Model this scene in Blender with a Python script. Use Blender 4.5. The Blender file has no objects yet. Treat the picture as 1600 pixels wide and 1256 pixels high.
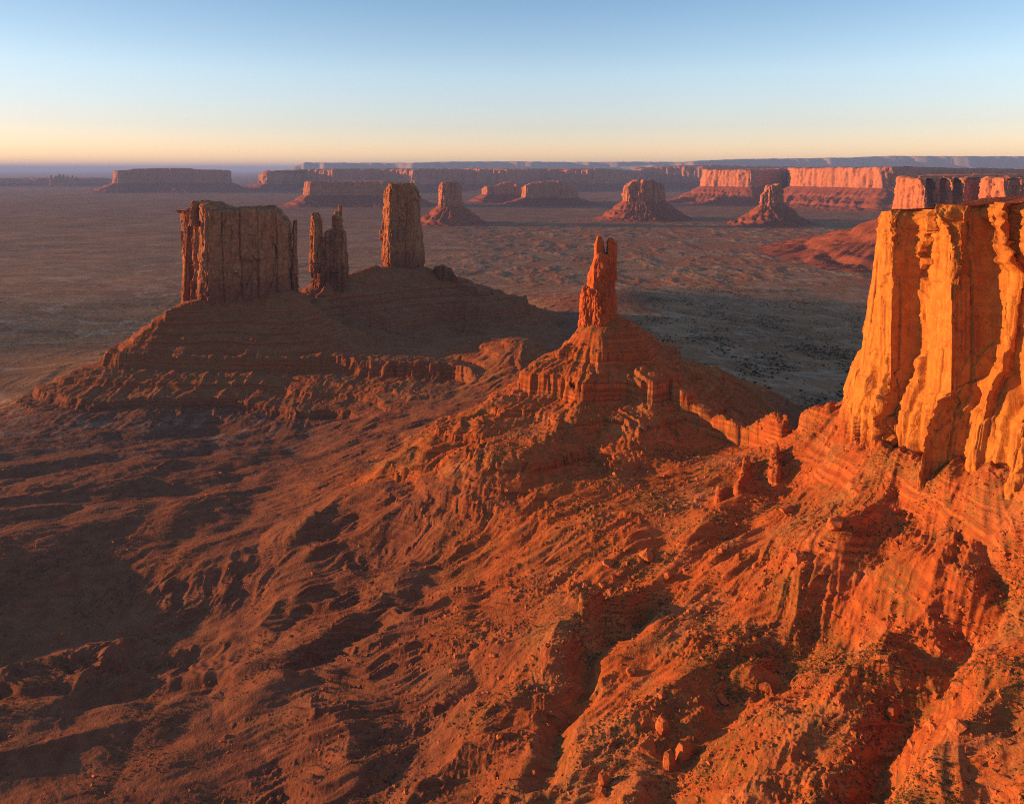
import bpy, bmesh, math, random
import numpy as np

# ------------------------------------------------------------------ camera, sky, sun, exposure
scene = bpy.context.scene
F, HY, HC = 1150.0, 264.0, 450.0        # focal length in photo pixels, horizon row, camera height (m)
SUN_EL, SUN_AZ = math.radians(4.8), math.radians(8.0)   # azimuth: degrees ahead of straight left

cam_data = bpy.data.cameras.new("camera")
cam = bpy.data.objects.new("camera", cam_data)
scene.collection.objects.link(cam)
cam.location = (0, 0, HC)
cam.rotation_euler = (math.radians(90), 0, 0)
cam_data.sensor_width = 36.0
cam_data.lens = 36.0 * F / 1600.0
cam_data.shift_y = -(628.0 - HY) / 1600.0
cam_data.clip_start = 1.0
cam_data.clip_end = 600000.0
scene.camera = cam

sd = np.array([-math.cos(SUN_AZ) * math.cos(SUN_EL), math.sin(SUN_AZ) * math.cos(SUN_EL), math.sin(SUN_EL)])
world = bpy.data.worlds.new("World")
scene.world = world
world.use_nodes = True
wn, wl = world.node_tree.nodes, world.node_tree.links
wn.clear()
sky = wn.new("ShaderNodeTexSky")
sky.sky_type = 'NISHITA'
sky.sun_disc = False
sky.sun_elevation = SUN_EL
sky.sun_rotation = math.atan2(sd[0], sd[1])
sky.altitude = 1700
sky.air_density = 1.0
sky.dust_density = 0.7
sky.ozone_density = 2.0
bg = wn.new("ShaderNodeBackground")
bg.inputs[1].default_value = 0.15
wo = wn.new("ShaderNodeOutputWorld")
# warmer towards the horizon, clearer blue overhead
geo_ = wn.new("ShaderNodeTexCoord"); sep_ = wn.new("ShaderNodeSeparateXYZ"); wl.new(geo_.outputs['Generated'], sep_.inputs[0])
rmp_ = wn.new("ShaderNodeValToRGB"); wl.new(sep_.outputs[2], rmp_.inputs[0])
rmp_.color_ramp.elements[0].position = 0.0; rmp_.color_ramp.elements[0].color = (1.50, 1.03, .93, 1)
rmp_.color_ramp.elements[1].position = 0.22; rmp_.color_ramp.elements[1].color = (1.14, 1.07, 1.08, 1)
for p_, c_ in ((.022, (1.48, 1.03, 1.01, 1)), (.055, (1.34, .99, 1.05, 1)), (.124, (1.5, 1.20, 1.16, 1))):
    e_ = rmp_.color_ramp.elements.new(p_); e_.color = c_
mul_ = wn.new("ShaderNodeMix"); mul_.data_type = 'RGBA'; mul_.blend_type = 'MULTIPLY'; mul_.inputs[0].default_value = 1.0
wl.new(sky.outputs[0], mul_.inputs[6]); wl.new(rmp_.outputs[0], mul_.inputs[7])
mr_ = wn.new("ShaderNodeMapRange"); wl.new(sep_.outputs[0], mr_.inputs[0])
mr_.inputs[1].default_value = -.65; mr_.inputs[2].default_value = .25; mr_.inputs[3].default_value = .70; mr_.inputs[4].default_value = .95
vm_ = wn.new("ShaderNodeVectorMath"); vm_.operation = 'SCALE'
wl.new(mul_.outputs[2], vm_.inputs[0]); wl.new(mr_.outputs[0], vm_.inputs[3])
wl.new(vm_.outputs[0], bg.inputs[0])
wl.new(bg.outputs[0], wo.inputs[0])

sun_data = bpy.data.lights.new("sun", 'SUN')
sun_data.energy = 4.7
sun_data.angle = math.radians(0.5)
sun_data.color = (1.0, 0.47, 0.155)
sun = bpy.data.objects.new("sun", sun_data)
scene.collection.objects.link(sun)
import mathutils
sun.rotation_euler = mathutils.Vector((-sd[0], -sd[1], -sd[2])).to_track_quat('-Z', 'Y').to_euler()

scene.view_settings.view_transform = 'Standard'
scene.view_settings.look = 'None'
scene.view_settings.exposure = 1.2
scene.view_settings.gamma = 1.0
scene.view_settings.use_curve_mapping = False
scene.render.engine = 'CYCLES'
scene.cycles.use_denoising = False
scene.cycles.denoising_prefilter = 'ACCURATE'
scene.cycles.denoising_input_passes = 'RGB_ALBEDO_NORMAL'
scene.cycles.filter_width = 1.1
scene.cycles.max_bounces = 4
scene.cycles.diffuse_bounces = 2
scene.cycles.volume_bounces = 0

rng = np.random.default_rng(7)
random.seed(7)

# ------------------------------------------------------------------ helpers: numbers
def P(px, py, D):
    return ((px - 800.0) / F * D, D, HC - (py - HY) / F * D)

_perm = np.random.default_rng(11).permutation(4096).astype(np.int32)
_ga = np.random.default_rng(12).random(4096) * 2 * np.pi
_gx, _gy = np.cos(_ga).astype(np.float32), np.sin(_ga).astype(np.float32)
_g3 = np.random.default_rng(13).normal(size=(4096, 3))
_g3 = (_g3 / np.linalg.norm(_g3, axis=1)[:, None]).astype(np.float32)
_val = np.random.default_rng(14).random(4096).astype(np.float32)

def hsh(i, j, s=0):
    return _perm[(_perm[(i + s * 57) & 4095] + j) & 4095]

def h01(i, j=0, s=0):
    i = np.asarray(i).astype(np.int64); j = np.asarray(j).astype(np.int64)
    return _val[hsh(i, j, s)]

def pn2(x, y, s=0):
    xf, yf = np.floor(x), np.floor(y)
    xi, yi = xf.astype(np.int32), yf.astype(np.int32)
    fx, fy = (x - xf).astype(np.float32), (y - yf).astype(np.float32)
    u = fx * fx * fx * (fx * (fx * 6 - 15) + 10); v = fy * fy * fy * (fy * (fy * 6 - 15) + 10)
    def g(a, b):
        h = hsh(xi + a, yi + b, s)
        return _gx[h] * (fx - a) + _gy[h] * (fy - b)
    n0 = g(0, 0); n0 += u * (g(1, 0) - n0)
    n1 = g(0, 1); n1 += u * (g(1, 1) - n1)
    return (n0 + v * (n1 - n0)) * 1.5

def fbm2(x, y, o=4, s=0, gain=0.5):
    r, a = 0, 1.0
    for k in range(o):
        r = r + a * pn2(x * 2.03 ** k + 17.3 * k, y * 2.03 ** k - 9.1 * k, s + k)
        a *= gain
    return r

def pn3(x, y, z, s=0):
    xf, yf, zf = np.floor(x), np.floor(y), np.floor(z)
    xi, yi, zi = xf.astype(np.int32), yf.astype(np.int32), zf.astype(np.int32)
    fx, fy, fz = x - xf, y - yf, z - zf
    u, v, w = [t * t * t * (t * (t * 6 - 15) + 10) for t in (fx, fy, fz)]
    def g(a, b, c):
        h = _perm[(hsh(xi + a, yi + b, s) + zi + c) & 4095]
        q = _g3[h]
        return q[..., 0] * (fx - a) + q[..., 1] * (fy - b) + q[..., 2] * (fz - c)
    def lerp(a, b, t): return a + t * (b - a)
    return 1.4 * lerp(lerp(lerp(g(0,0,0), g(1,0,0), u), lerp(g(0,1,0), g(1,1,0), u), v),
                      lerp(lerp(g(0,0,1), g(1,0,1), u), lerp(g(0,1,1), g(1,1,1), u), v), w)

def fbm3(x, y, z, o=3, s=0, gain=0.5):
    r, a = 0, 1.0
    for k in range(o):
        r = r + a * pn3(x * 2.03 ** k + 5.1 * k, y * 2.03 ** k, z * 2.03 ** k, s + k); a *= gain
    return r

def sstep(a, b, x):
    t = np.clip((x - a) / (b - a), 0, 1)
    return t * t * (3 - 2 * t)

def seg_dist(x, y, pts):
    """distance to a polyline and the height of its nearest point"""
    best = np.full(x.shape, 1e18); zz = np.zeros(x.shape); side = np.zeros(x.shape)
    for a, b in zip(pts[:-1], pts[1:]):
        dx, dy = b[0] - a[0], b[1] - a[1]
        L2 = dx * dx + dy * dy
        t = np.clip(((x - a[0]) * dx + (y - a[1]) * dy) / L2, 0, 1)
        ex, ey = x - a[0] - t * dx, y - a[1] - t * dy
        d = ex * ex + ey * ey
        m = d < best
        best = np.where(m, d, best)
        zz = np.where(m, a[2] + t * (b[2] - a[2]), zz)
        side = np.where(m, np.sign(ex * dy - ey * dx), side)
    return np.sqrt(best), zz, side

def in_poly(x, y, poly):
    c = np.zeros(x.shape, bool)
    n = len(poly)
    for i in range(n):
        x0, y0 = poly[i][:2]; x1, y1 = poly[(i + 1) % n][:2]
        if y0 == y1: continue
        m = ((y0 > y) != (y1 > y)) & (x < (x1 - x0) * (y - y0) / (y1 - y0) + x0)
        c ^= m
    return c

def erosion(px, py, dx, dy, s):
    """one octave of gully noise: ridges run along (perpendicular to) the given direction"""
    fxi, fyi = np.floor(px), np.floor(py)
    xi, yi = fxi.astype(np.int32), fyi.astype(np.int32)
    fx, fy = px - fxi, py - fyi
    va = np.zeros(px.shape, np.float32); gx = va.copy(); gy = va.copy(); wt = va + 1e-6
    for i in (-1, 0, 1):
        for j in (-1, 0, 1):
            h = hsh(xi + i, yi + j, s)
            ox = fx - i - 0.25 - 0.5 * _val[h]; oy = fy - j - 0.25 - 0.5 * _val[(h + 1999) & 4095]
            w = np.maximum(0, 1 - (ox * ox + oy * oy) / 1.5625); w = w * w * w
            m = (ox * dx + oy * dy) * 6.28318
            va += np.cos(m) * w; sn = np.sin(m) * w
            gx -= sn * dx; gy -= sn * dy; wt += w
    va = va / wt
    va = 1 - 2 * np.sqrt(np.maximum(0, (1 - va) * .5))      # sharp crests
    return va + .25, gx / wt, gy / wt

def facets(u, v, s, tilt=1.0):
    """broken rock: flat tilted faces meeting at sharp edges (about -1..1)"""
    fu, fv = np.floor(u), np.floor(v)
    iu, iv = fu.astype(np.int32), fv.astype(np.int32)
    u = u - fu; v = v - fv
    best = np.full(u.shape, 9.0); out = np.zeros(u.shape)
    for i in (-1, 0, 1):
        for j in (-1, 0, 1):
            h = hsh(iu + i, iv + j, s)
            ex = u - i - .1 - .8 * _val[h]; ey = v - j - .1 - .8 * _val[(h + 1999) & 4095]
            dd = ex * ex + ey * ey
            val = (_val[(h + 777) & 4095] - .5) + tilt * (ex * (_val[(h + 333) & 4095] - .5) * 2 + ey * (_val[(h + 111) & 4095] - .5))
            m = dd < best
            best = np.where(m, dd, best); out = np.where(m, val, out)
    return out

# ------------------------------------------------------------------ terrain shape
CTRL = [P(*a) for a in [
    (1320,690,700),(1400,712,625),(1480,722,580),(1560,738,545),(1600,748,525),
    (1250,760,690),(1200,800,660),(1100,800,690),(1000,820,680),(1100,720,780),(1000,770,750),(900,850,690),(800,880,690),
    (1300,850,570),(1400,850,530),(1500,880,490),(1600,900,450),(1200,950,540),(1100,1000,530),(1000,950,580),(900,1000,560),
    (800,1000,580),(1400,1000,445),(1500,1050,400),(1600,1080,365),(1300,1100,425),(1200,1150,425),(1100,1150,435),(1000,1150,450),
    (900,1150,470),(800,1150,480),(1600,1256,300),(1450,1256,325),(1300,1256,355),(1150,1256,378),(1000,1256,405),(850,1256,425),
    (700,1256,445),(700,1100,530),
    (1270,655,750),(1215,695,800),(1160,695,830),(1090,665,880),
    (900,680,860),(1000,680,840),(950,750,780),(800,720,810),(700,740,800),(700,810,765),(800,800,750),(600,810,790),(1060,700,830),
    (845,620,940),(1270,640,1360),(740,572,1330),(800,527,1400),(840,532,1350),
    (320,472,1530),(400,465,1560),(470,455,1600),(515,447,1780),(560,435,1850),(590,420,1950),(660,417,2000),(715,442,1950),
    (760,466,1900),(820,472,1980),(885,488,2150),(100,592,1390),(240,510,1470),
    (250,560,1400),(350,545,1420),(440,550,1400),(450,572,1375),(560,565,1370),(660,565,1360),
    (150,640,1270),(320,660,1240),(450,640,1250),(500,655,1220),(620,630,1220),(320,610,1310),
    (600,520,1650),(500,510,1650),(700,510,1800),(650,545,1480),(750,530,1600),(860,505,1950),
    (300,700,1121),(100,760,985),(0,700,1121),(0,900,768),(150,850,834),(300,900,768),(500,860,820),(400,780,947),
    (600,900,752),(700,850,748),(500,700,1112),(600,960,655),(500,1050,614),(300,1050,622),(100,1050,622),(0,1256,493),
    (200,1256,493),(400,1256,490),(550,1256,472),(200,1150,552),(-200,1000,664),(-300,700,1121)]]
CTRL += [(390,350,235),(400,250,240),(420,150,240),(450,800,230),(500,600,240),(600,450,240),(700,900,200),
    (300,900,110),(400,1000,60),(420,1100,60),(560,1000,60),(480,860,140),(100,1150,130),(0,1150,90),(-100,1150,70),(100,1350,50),
    (250,1350,50),(-700,1900,20),(-400,2300,10),(-600,2200,10),(-200,2300,10),(-1000,1700,0),(-900,1550,5),
    (-900,500,26),(-900,900,22),(-1300,1300,0),(-600,300,30),(0,250,110),(150,200,150),(-200,250,60),(250,100,200),
    (-1500,2500,0),(0,2600,0),(1000,2600,0),(500,1650,12),(620,1450,5),(1200,1500,0),(1500,2200,-25),(250,1900,38),(250,2350,45),(700,2350,6),(700,1900,0),(1150,2350,-28),(1150,1900,-28),
    (0,2250,0),(-1500,1800,0),(-700,2600,0)]
# crest lines: (height above the smooth slope, half width, points)
SPURS = [
    (22, 60, [(950,508,1000),(1000,542,965),(1050,597,920)]),
    (20, 58, [(905,530,985),(850,567,960),(760,634,937),(680,682,905),(600,733,875),(490,803,830)]),
    (20, 70, [(975,505,1010),(1040,540,1080),(1130,580,1180),(1200,605,1280)]),
    (10, 40, [(940,560,950),(900,640,890),(840,700,830),(760,745,790)]),
    (9, 36, [(1015,610,900),(1000,680,850),(960,745,790)]),
    (12, 60, [(280,478,1500),(180,553,1420),(40,620,1350)]),
    (17, 36, [(935,965,590),(835,1040,545),(800,1090,520),(735,1160,490),(640,1256,455)]),
    (19, 36, [(1555,765,540),(1490,870,505),(1430,980,470),(1385,1040,450),(1290,1150,415),(1170,1250,382)]),
    (12, 26, [(1395,742,600),(1350,790,585),(1300,830,570)]),
    (15, 30, [(1600,1085,362),(1480,1160,345),(1350,1250,330)]),
    (8, 26, [(1290,835,567),(1190,950,543),(1100,1040,505),(1000,1110,470)]),
    (8, 24, [(1180,760,705),(1050,850,650),(900,930,620),(780,1010,570)]),
    (9, 40, [(700,850,745),(616,884,722),(520,900,740),(440,935,730),(400,985,690)]),
    (8, 40, [(700,930,660),(600,962,655),(480,1020,625),(400,1060,600)]),
    (7, 40, [(430,1060,600),(520,1120,540),(560,1200,490)]),
    (7, 35, [(250,960,730),(180,1010,680),(20,1050,640)]),
    (7, 45, [(620,790,810),(540,840,790),(440,880,780)]),
]
GULLIES = [
    (9, 22, [(650,935,680),(560,985,650),(470,1040,612),(360,1075,600),(150,1085,605),(-50,1100,600)]),
    (14, 26, [(1600,820,490),(1560,900,465),(1500,990,435),(1430,1080,405),(1380,1180,375),(1350,1256,350)]),
    (9, 22, [(1380,850,540),(1290,960,510),(1200,1040,480),(1080,1150,440),(1010,1256,400)]),
    (14, 34, [(985,532,1000),(1075,590,1020),(1150,640,1060)]),
    (9, 20, [(1000,960,575),(920,1040,535),(880,1120,490),(860,1200,450)]),
]
SP = [(a, w, [P(*q) for q in pts]) for a, w, pts in SPURS]
GU = [(a, w, [P(*q) for q in pts]) for a, w, pts in GULLIES]
for a, w, pts in SP[:7] + SP[11:12] + SP[12:]:
    pass
for a, w, pts in SP:
    CTRL += [(q[0], q[1], q[2] - a * 0.85) for q in pts]
# rock walls standing on crests and slopes: (height, half width, points)
WALLS = [(h, w, [P(*q) for q in pts]) for h, w, pts in [
    (25, 8, [(1212,690,795),(1165,692,828),(1100,668,872),(1062,640,900)]),
    (14, 4, [(1218,735,740),(1212,765,715)]),
    (10, 3.5, [(1168,748,745),(1150,790,700)]),
    (8, 4, [(1130,770,720),(1120,795,700)]),
    (12, 6, [(1290,652,745),(1255,660,765)]),
    (12, 5, [(935,962,592),(915,1000,575)]),
    (9, 12, [(478,450,1620),(512,446,1770)]), (8, 13, [(545,440,1830),(585,424,1930)]),
    (13, 13, [(718,444,1945),(757,464,1905)]), (9, 15, [(775,468,1925),(828,471,1990)]), (10, 9, [(300,500,1490),(262,512,1470)]),
]]
THRONE_POLY = [P(*q) for q in [(560,750,860),(640,735,840),(690,730,815),(800,760,775),(950,765,775),(1080,735,795),(1180,712,815),
    (1228,690,800),(1232,664,800)]] + [(400,930,0),(470,1150,0),(560,1360,0),(380,1420,0),(60,1240,0),(-60,1120,0),(-170,1000,0),(-240,930,0)]
RIDGE_POLY = [P(*q) for q in [(-40,630,1330),(60,655,1260),(320,664,1225),(500,662,1205),(620,640,1190),(700,610,1220),(760,575,1300),(850,528,1360)]] + \
    [(130,1900,0),(200,2230,0),(-150,2420,0),(-500,2350,0),(-800,2000,0),(-1050,1700,0)]
BLUFF_POLY = [P(*q) for q in [(520,790,830),(600,715,890),(760,700,850),(850,760,790),(820,830,730),(560,850,760)]]

cx = np.array([c[0] for c in CTRL]) / 1000; cy = np.array([c[1] for c in CTRL]) / 1000; cz = np.array([c[2] for c in CTRL])
def _U(r2): return r2 * np.log(r2 + 1e-12)
_n = len(cx)
_A = np.zeros((_n + 3, _n + 3))
_A[:_n, :_n] = _U((cx[:, None] - cx) ** 2 + (cy[:, None] - cy) ** 2) + np.eye(_n) * 2e-3
_A[:_n, _n] = 1; _A[:_n, _n + 1] = cx; _A[:_n, _n + 2] = cy
_A[_n:, :_n] = _A[:_n, _n:].T
_W = np.linalg.solve(_A, np.concatenate([cz, np.zeros(3)]))
def tps(x, y):
    x = x / 1000; y = y / 1000
    r = _W[_n] + _W[_n + 1] * x + _W[_n + 2] * y
    for i in range(_n):
        r = r + _W[i] * _U((x - cx[i]) ** 2 + (y - cy[i]) ** 2)
    return r

def stones(x, y, cell, dens, s):
    """half-buried stones as bumps: height field over cells of the given size"""
    u, v = x / cell, y / cell
    fx_, fy_ = np.floor(u), np.floor(v)
    xi, yi = fx_.astype(np.int32), fy_.astype(np.int32)
    u = (u - fx_).astype(np.float32); v = (v - fy_).astype(np.float32)
    out = np.zeros(x.shape, np.float32)
    for i in (-1, 0, 1):
        for j in (-1, 0, 1):
            h = hsh(xi + i, yi + j, s)
            r = .16 + .38 * _val[(h + 777) & 4095] ** 2
            ex = u - i - .2 - .6 * _val[h]; ey = v - j - .2 - .6 * _val[(h + 1999) & 4095]
            a = _val[(h + 3001) & 4095] * 3.14
            ca, sa = np.cos(a), np.sin(a)
            q = np.maximum(np.abs(ex * ca + ey * sa), 1.3 * np.abs(ey * ca - ex * sa)) / r
            out = np.maximum(out, np.where(_val[(h + 555) & 4095] < dens, r * np.clip((1 - q) * 1.8, 0, .6), 0))
    return out * cell

def terrace(z, levels):
    a, b = [-400.0], [-400.0]
    for L, h, thin in sorted(levels):
        a += [L - h * 0.5 * thin, L + h * 0.5 * thin]; b += [L - h * 0.5, L + h * 0.5]
    a.append(800.0); b.append(800.0)
    return np.interp(z, a, b)

def far_floor(x, y):
    z = 5 * fbm2(x / 900, y / 900, 3, 40)
    m = sstep(2300, 3000, y) * (1 - sstep(5200, 7500, y))
    bad = fbm2(x / 120 + 3, y / 210, 4, 44, 0.6) + .5 * pn2(x / 500, y / 600, 46)
    z = z + m * 5 * np.maximum(0, bad * sstep(-900, 300, x) + 0.05) * (1 - sstep(2600, 4200, np.abs(x - 800)))
    return z + 1.5

def terrain(x, y):
    """height of the ground at arrays x, y (all of one shape)"""
    sh = x.shape
    x = x.ravel().astype(np.float64); y = y.ravel().astype(np.float64)
    z = far_floor(x, y)
    near = (y < 3100) & (np.abs(x) < 2600)
    idx = np.nonzero(near)[0]
    if idx.size:
        X, Y = x[idx], y[idx]
        B = tps(X, Y)
        wob = 7 * pn2(X / 37, Y / 37, 1)
        wx, wy = X + 9 * fbm2(X / 45, Y / 45, 2, 2), Y + 9 * fbm2(X / 45, Y / 45, 2, 5)
        for sgn, feats in ((1, SP), (-1, GU)):
            for a, w, pts in feats:
                x0 = min(q[0] for q in pts) - w * 2; x1 = max(q[0] for q in pts) + w * 2
                y0 = min(q[1] for q in pts) - w * 2; y1 = max(q[1] for q in pts) + w * 2
                m = np.nonzero((X > x0) & (X < x1) & (Y > y0) & (Y < y1))[0]
                if m.size == 0: continue
                d, zl, sd_ = seg_dist(wx[m], wy[m], pts)
                u = np.maximum(0, 1 - d / w)
                B[m] += sgn * a * (u if sgn > 0 else u * u * (3 - 2 * u)) 
        B = B + 5.5 * fbm2(X / 140, Y / 140, 3, 20) * (1 - .8 * sstep(1150, 1400, Y)) * (1 - .8 * sstep(-500, -900, X))
        lv = sstep(60, -140, X) * (1 - sstep(1080, 1300, Y)) * (1 - .7 * sstep(-600, -1100, X))
        rr_ = X * .95 + Y * .31; qq_ = Y * .95 - X * .31
        B = B + lv * (7.5 * (.32 - np.abs(fbm2(rr_ / 330, qq_ / 95, 3, 24, .45))) + 1.0 * (.3 - np.abs(fbm2(rr_ / 70, qq_ / 26, 3, 27, .55))))
        eps = 3.0
        # slope of the shape so far, by finite differences on a smooth copy
        gx = (tps(X + eps, Y) - tps(X - eps, Y)) / (2 * eps); gy = (tps(X, Y + eps) - tps(X, Y - eps)) / (2 * eps)
        g = np.sqrt(gx * gx + gy * gy) + 1e-6
        nx, ny = gx / g, gy / g
        steep = sstep(0.05, 0.42, g)
        amp_s = 0.15 + 0.85 * steep
        er = np.zeros(X.shape); dx_, dy_ = (-ny).astype(np.float32), nx.astype(np.float32)
        ax = np.zeros(X.shape, np.float32); ay = ax.copy()
        for k, (wl_, am) in enumerate([(58, 2.6), (28, 2.5), (13, 1.9), (6.2, 1.2), (3.0, 0.6)]):
            ddx, ddy = dx_ + 0.35 * ax, dy_ + 0.35 * ay
            v, hx, hy = erosion((wx * .42 / wl_).astype(np.float32), (wy / wl_).astype(np.float32), ddx * .9, ddy, 60 + k)
            er += am * v; ax += hx * 0.16 / 1.35 ** k; ay += hy * 0.16 / 1.35 ** k
        lumps = fbm2(X / 22, Y / 22, 5, 30, 0.55)
        th = np.arctan2(900 - Y, 700 - X) * 560; rho = np.hypot(900 - Y, 700 - X)
        fan = sstep(-90, 60, X) * (1 - sstep(690, 840, Y + .25 * X)) * sstep(.12, .3, g)
        tw_ = th + 10 * pn2(rho / 60, th / 60, 101)
        r1 = 1 - 2.2 * np.abs(pn2(tw_ / 34, rho / 190, 102)); r2 = 1 - 2.2 * np.abs(pn2(tw_ / 14, rho / 95, 103)); r3 = 1 - 2.2 * np.abs(pn2(tw_ / 6, rho / 40, 104))
        er = er * (1 - .45 * fan) + fan * (4.2 * (r1 - .4) + 2.4 * (r2 - .4) * (.4 + .6 * r1) + 1.0 * (r3 - .4))
        t2 = np.arctan2(Y - 1000, X - 117); r2_ = np.hypot(Y - 1000, X - 117)
        ribs = in_poly(X, Y, THRONE_POLY) * sstep(22, 60, r2_) * (1 - sstep(230, 300, r2_)) * sstep(330, 200, X)
        rb = 1 - 2.2 * np.abs(pn2(t2 * 8 + 1.1 * fbm2(X / 48, Y / 48, 2, 107), r2_ / 130, 106)); rb2 = 1 - 2.2 * np.abs(pn2(t2 * 23 + 1.6 * pn2(X / 30, Y / 30, 109), r2_ / 60, 108))
        er = er + ribs * (2.6 * (rb - .4) + 1.3 * (rb2 - .4))
        inT = in_poly(X, Y, THRONE_POLY) | in_poly(X, Y, RIDGE_POLY) | in_poly(X, Y, BLUFF_POLY)
        plain = np.where(X > 150, sstep(60, 40, B), sstep(14, 4, B)) * sstep(1150, 1400, Y)
        rub = np.clip(.18 + 1.9 * fbm2(X / 60, Y / 34, 4, 97), 0, .95) * sstep(-260, 20, X) * (1 - sstep(950, 1150, Y))
        amp_s = amp_s * np.where(in_poly(X, Y, RIDGE_POLY), .62, np.where(inT, .75, 1.0))
        B = B + er * amp_s + (lumps * .30 - 1.0 * np.abs(fbm2(X / 28, Y / 11, 3, 33, .6))) * (1 - .75 * plain) * (1 - .6 * lv) + stones(X, Y, 2.6, rub, 210) + .9 * stones(X, Y, 6.5, rub * .5, 211) + (.2 + .5 * rub) * np.abs(fbm2(X / 4.0, Y / 4.0, 3, 37, 0.6))
        # benches of harder rock
        col = 1.5 * facets(wx / 15, wy / 15, 3, 1.0) + .9 * facets(wx / 5.5, wy / 5.5, 8, 1.0)
        nz = 4 * pn2(X / 110, Y / 110, 50) + 1.6 * pn2(X / 26, Y / 26, 51) + col * 1.7 - er * amp_s * .55
        for poly, levels in ((THRONE_POLY, [(208, 9, .2), (177, 24, .16), (150, 6, .3), (128, 9, .25)]),
                             (RIDGE_POLY, [(159, 7, .3), (142, 11, .22), (128, 6, .3), (115, 9, .25), (101, 6, .3), (86, 25, .16), (68, 5, .3), (58, 8, .3), (40, 14, .22), (27, 6, .3)]),
                             (BLUFF_POLY, [(112, 6, .4), (99, 12, .4), (83, 5, .4)])):
            m = np.nonzero(in_poly(X, Y, poly))[0]
            if m.size:
                d = np.full(m.size, 1e9)
                dd, _, _ = seg_dist(X[m], Y[m], list(poly) + [poly[0]])
                f = sstep(0, 25, dd)
                q_ = 3 * pn2(X[m] / 120, Y[m] / 120, 52) + 1.0 * col[m] - .9 * er[m] * amp_s[m] if poly is BLUFF_POLY else nz[m]
                if poly is RIDGE_POLY: q_ = 5 * pn2(X[m] / 150, Y[m] / 150, 53) + .7 * col[m] - .85 * er[m] * amp_s[m]
                t = terrace(B[m] + q_, levels) - q_
                B[m] += (t - B[m]) * f
        for h, w, pts in WALLS:
            x0 = min(q[0] for q in pts) - 40; x1 = max(q[0] for q in pts) + 40
            y0 = min(q[1] for q in pts) - 40; y1 = max(q[1] for q in pts) + 40
            m = np.nonzero((X > x0) & (X < x1) & (Y > y0) & (Y < y1))[0]
            if m.size == 0: continue
            d, zl, _ = seg_dist(wx[m] * 0.6 + X[m] * 0.4, wy[m] * 0.6 + Y[m] * 0.4, pts)
            d = d + col[m] * 1.1 + 1.2 * pn2(X[m] / 7, Y[m] / 7, 71)
            top = h * (0.85 + 0.35 * pn2(X[m] / 22, Y[m] / 22, 70) + 0.09 * col[m])
            B[m] += top * (1 - sstep(w * 0.8, w * 1.15 + 1.0, d)) + 0.22 * h * np.maximum(0, 1 - d / (w * 3.2))
        # bank of debris against the foot of the golden wall
        foot = [P(*q) for q in [(1300,672,735),(1322,672,700),(1362,684,655),(1410,694,615),(1450,702,590),(1500,712,562),(1545,722,540),(1600,738,512)]] + [(372, 440, 240), (380, 330, 240)]
        m = np.nonzero((X > 180) & (Y > 280) & (Y < 860))[0]
        if m.size:
            d, zl, _ = seg_dist(wx[m], wy[m], foot)
            bank = zl - 2 - .74 * np.maximum(0, d - 4) - .012 * np.maximum(0, d - 4) ** 2 + er[m] * amp_s[m] + 1.2 * col[m] * (d < 9) + 1.2 * lumps[m] + 4 * pn2(X[m] / 28, Y[m] / 28, 73)
            kk = 5.0; hh = np.clip(.5 + .5 * (bank - B[m]) / kk, 0, 1)
            B[m] = (B[m] * (1 - hh) + bank * hh + kk * hh * (1 - hh) * .5)
        f = (1 - sstep(2350, 2950, Y)) * (1 - sstep(1700, 2400, np.abs(X)))
        z[idx] = z[idx] * (1 - f) + B * f
    return z.reshape(sh)

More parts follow.
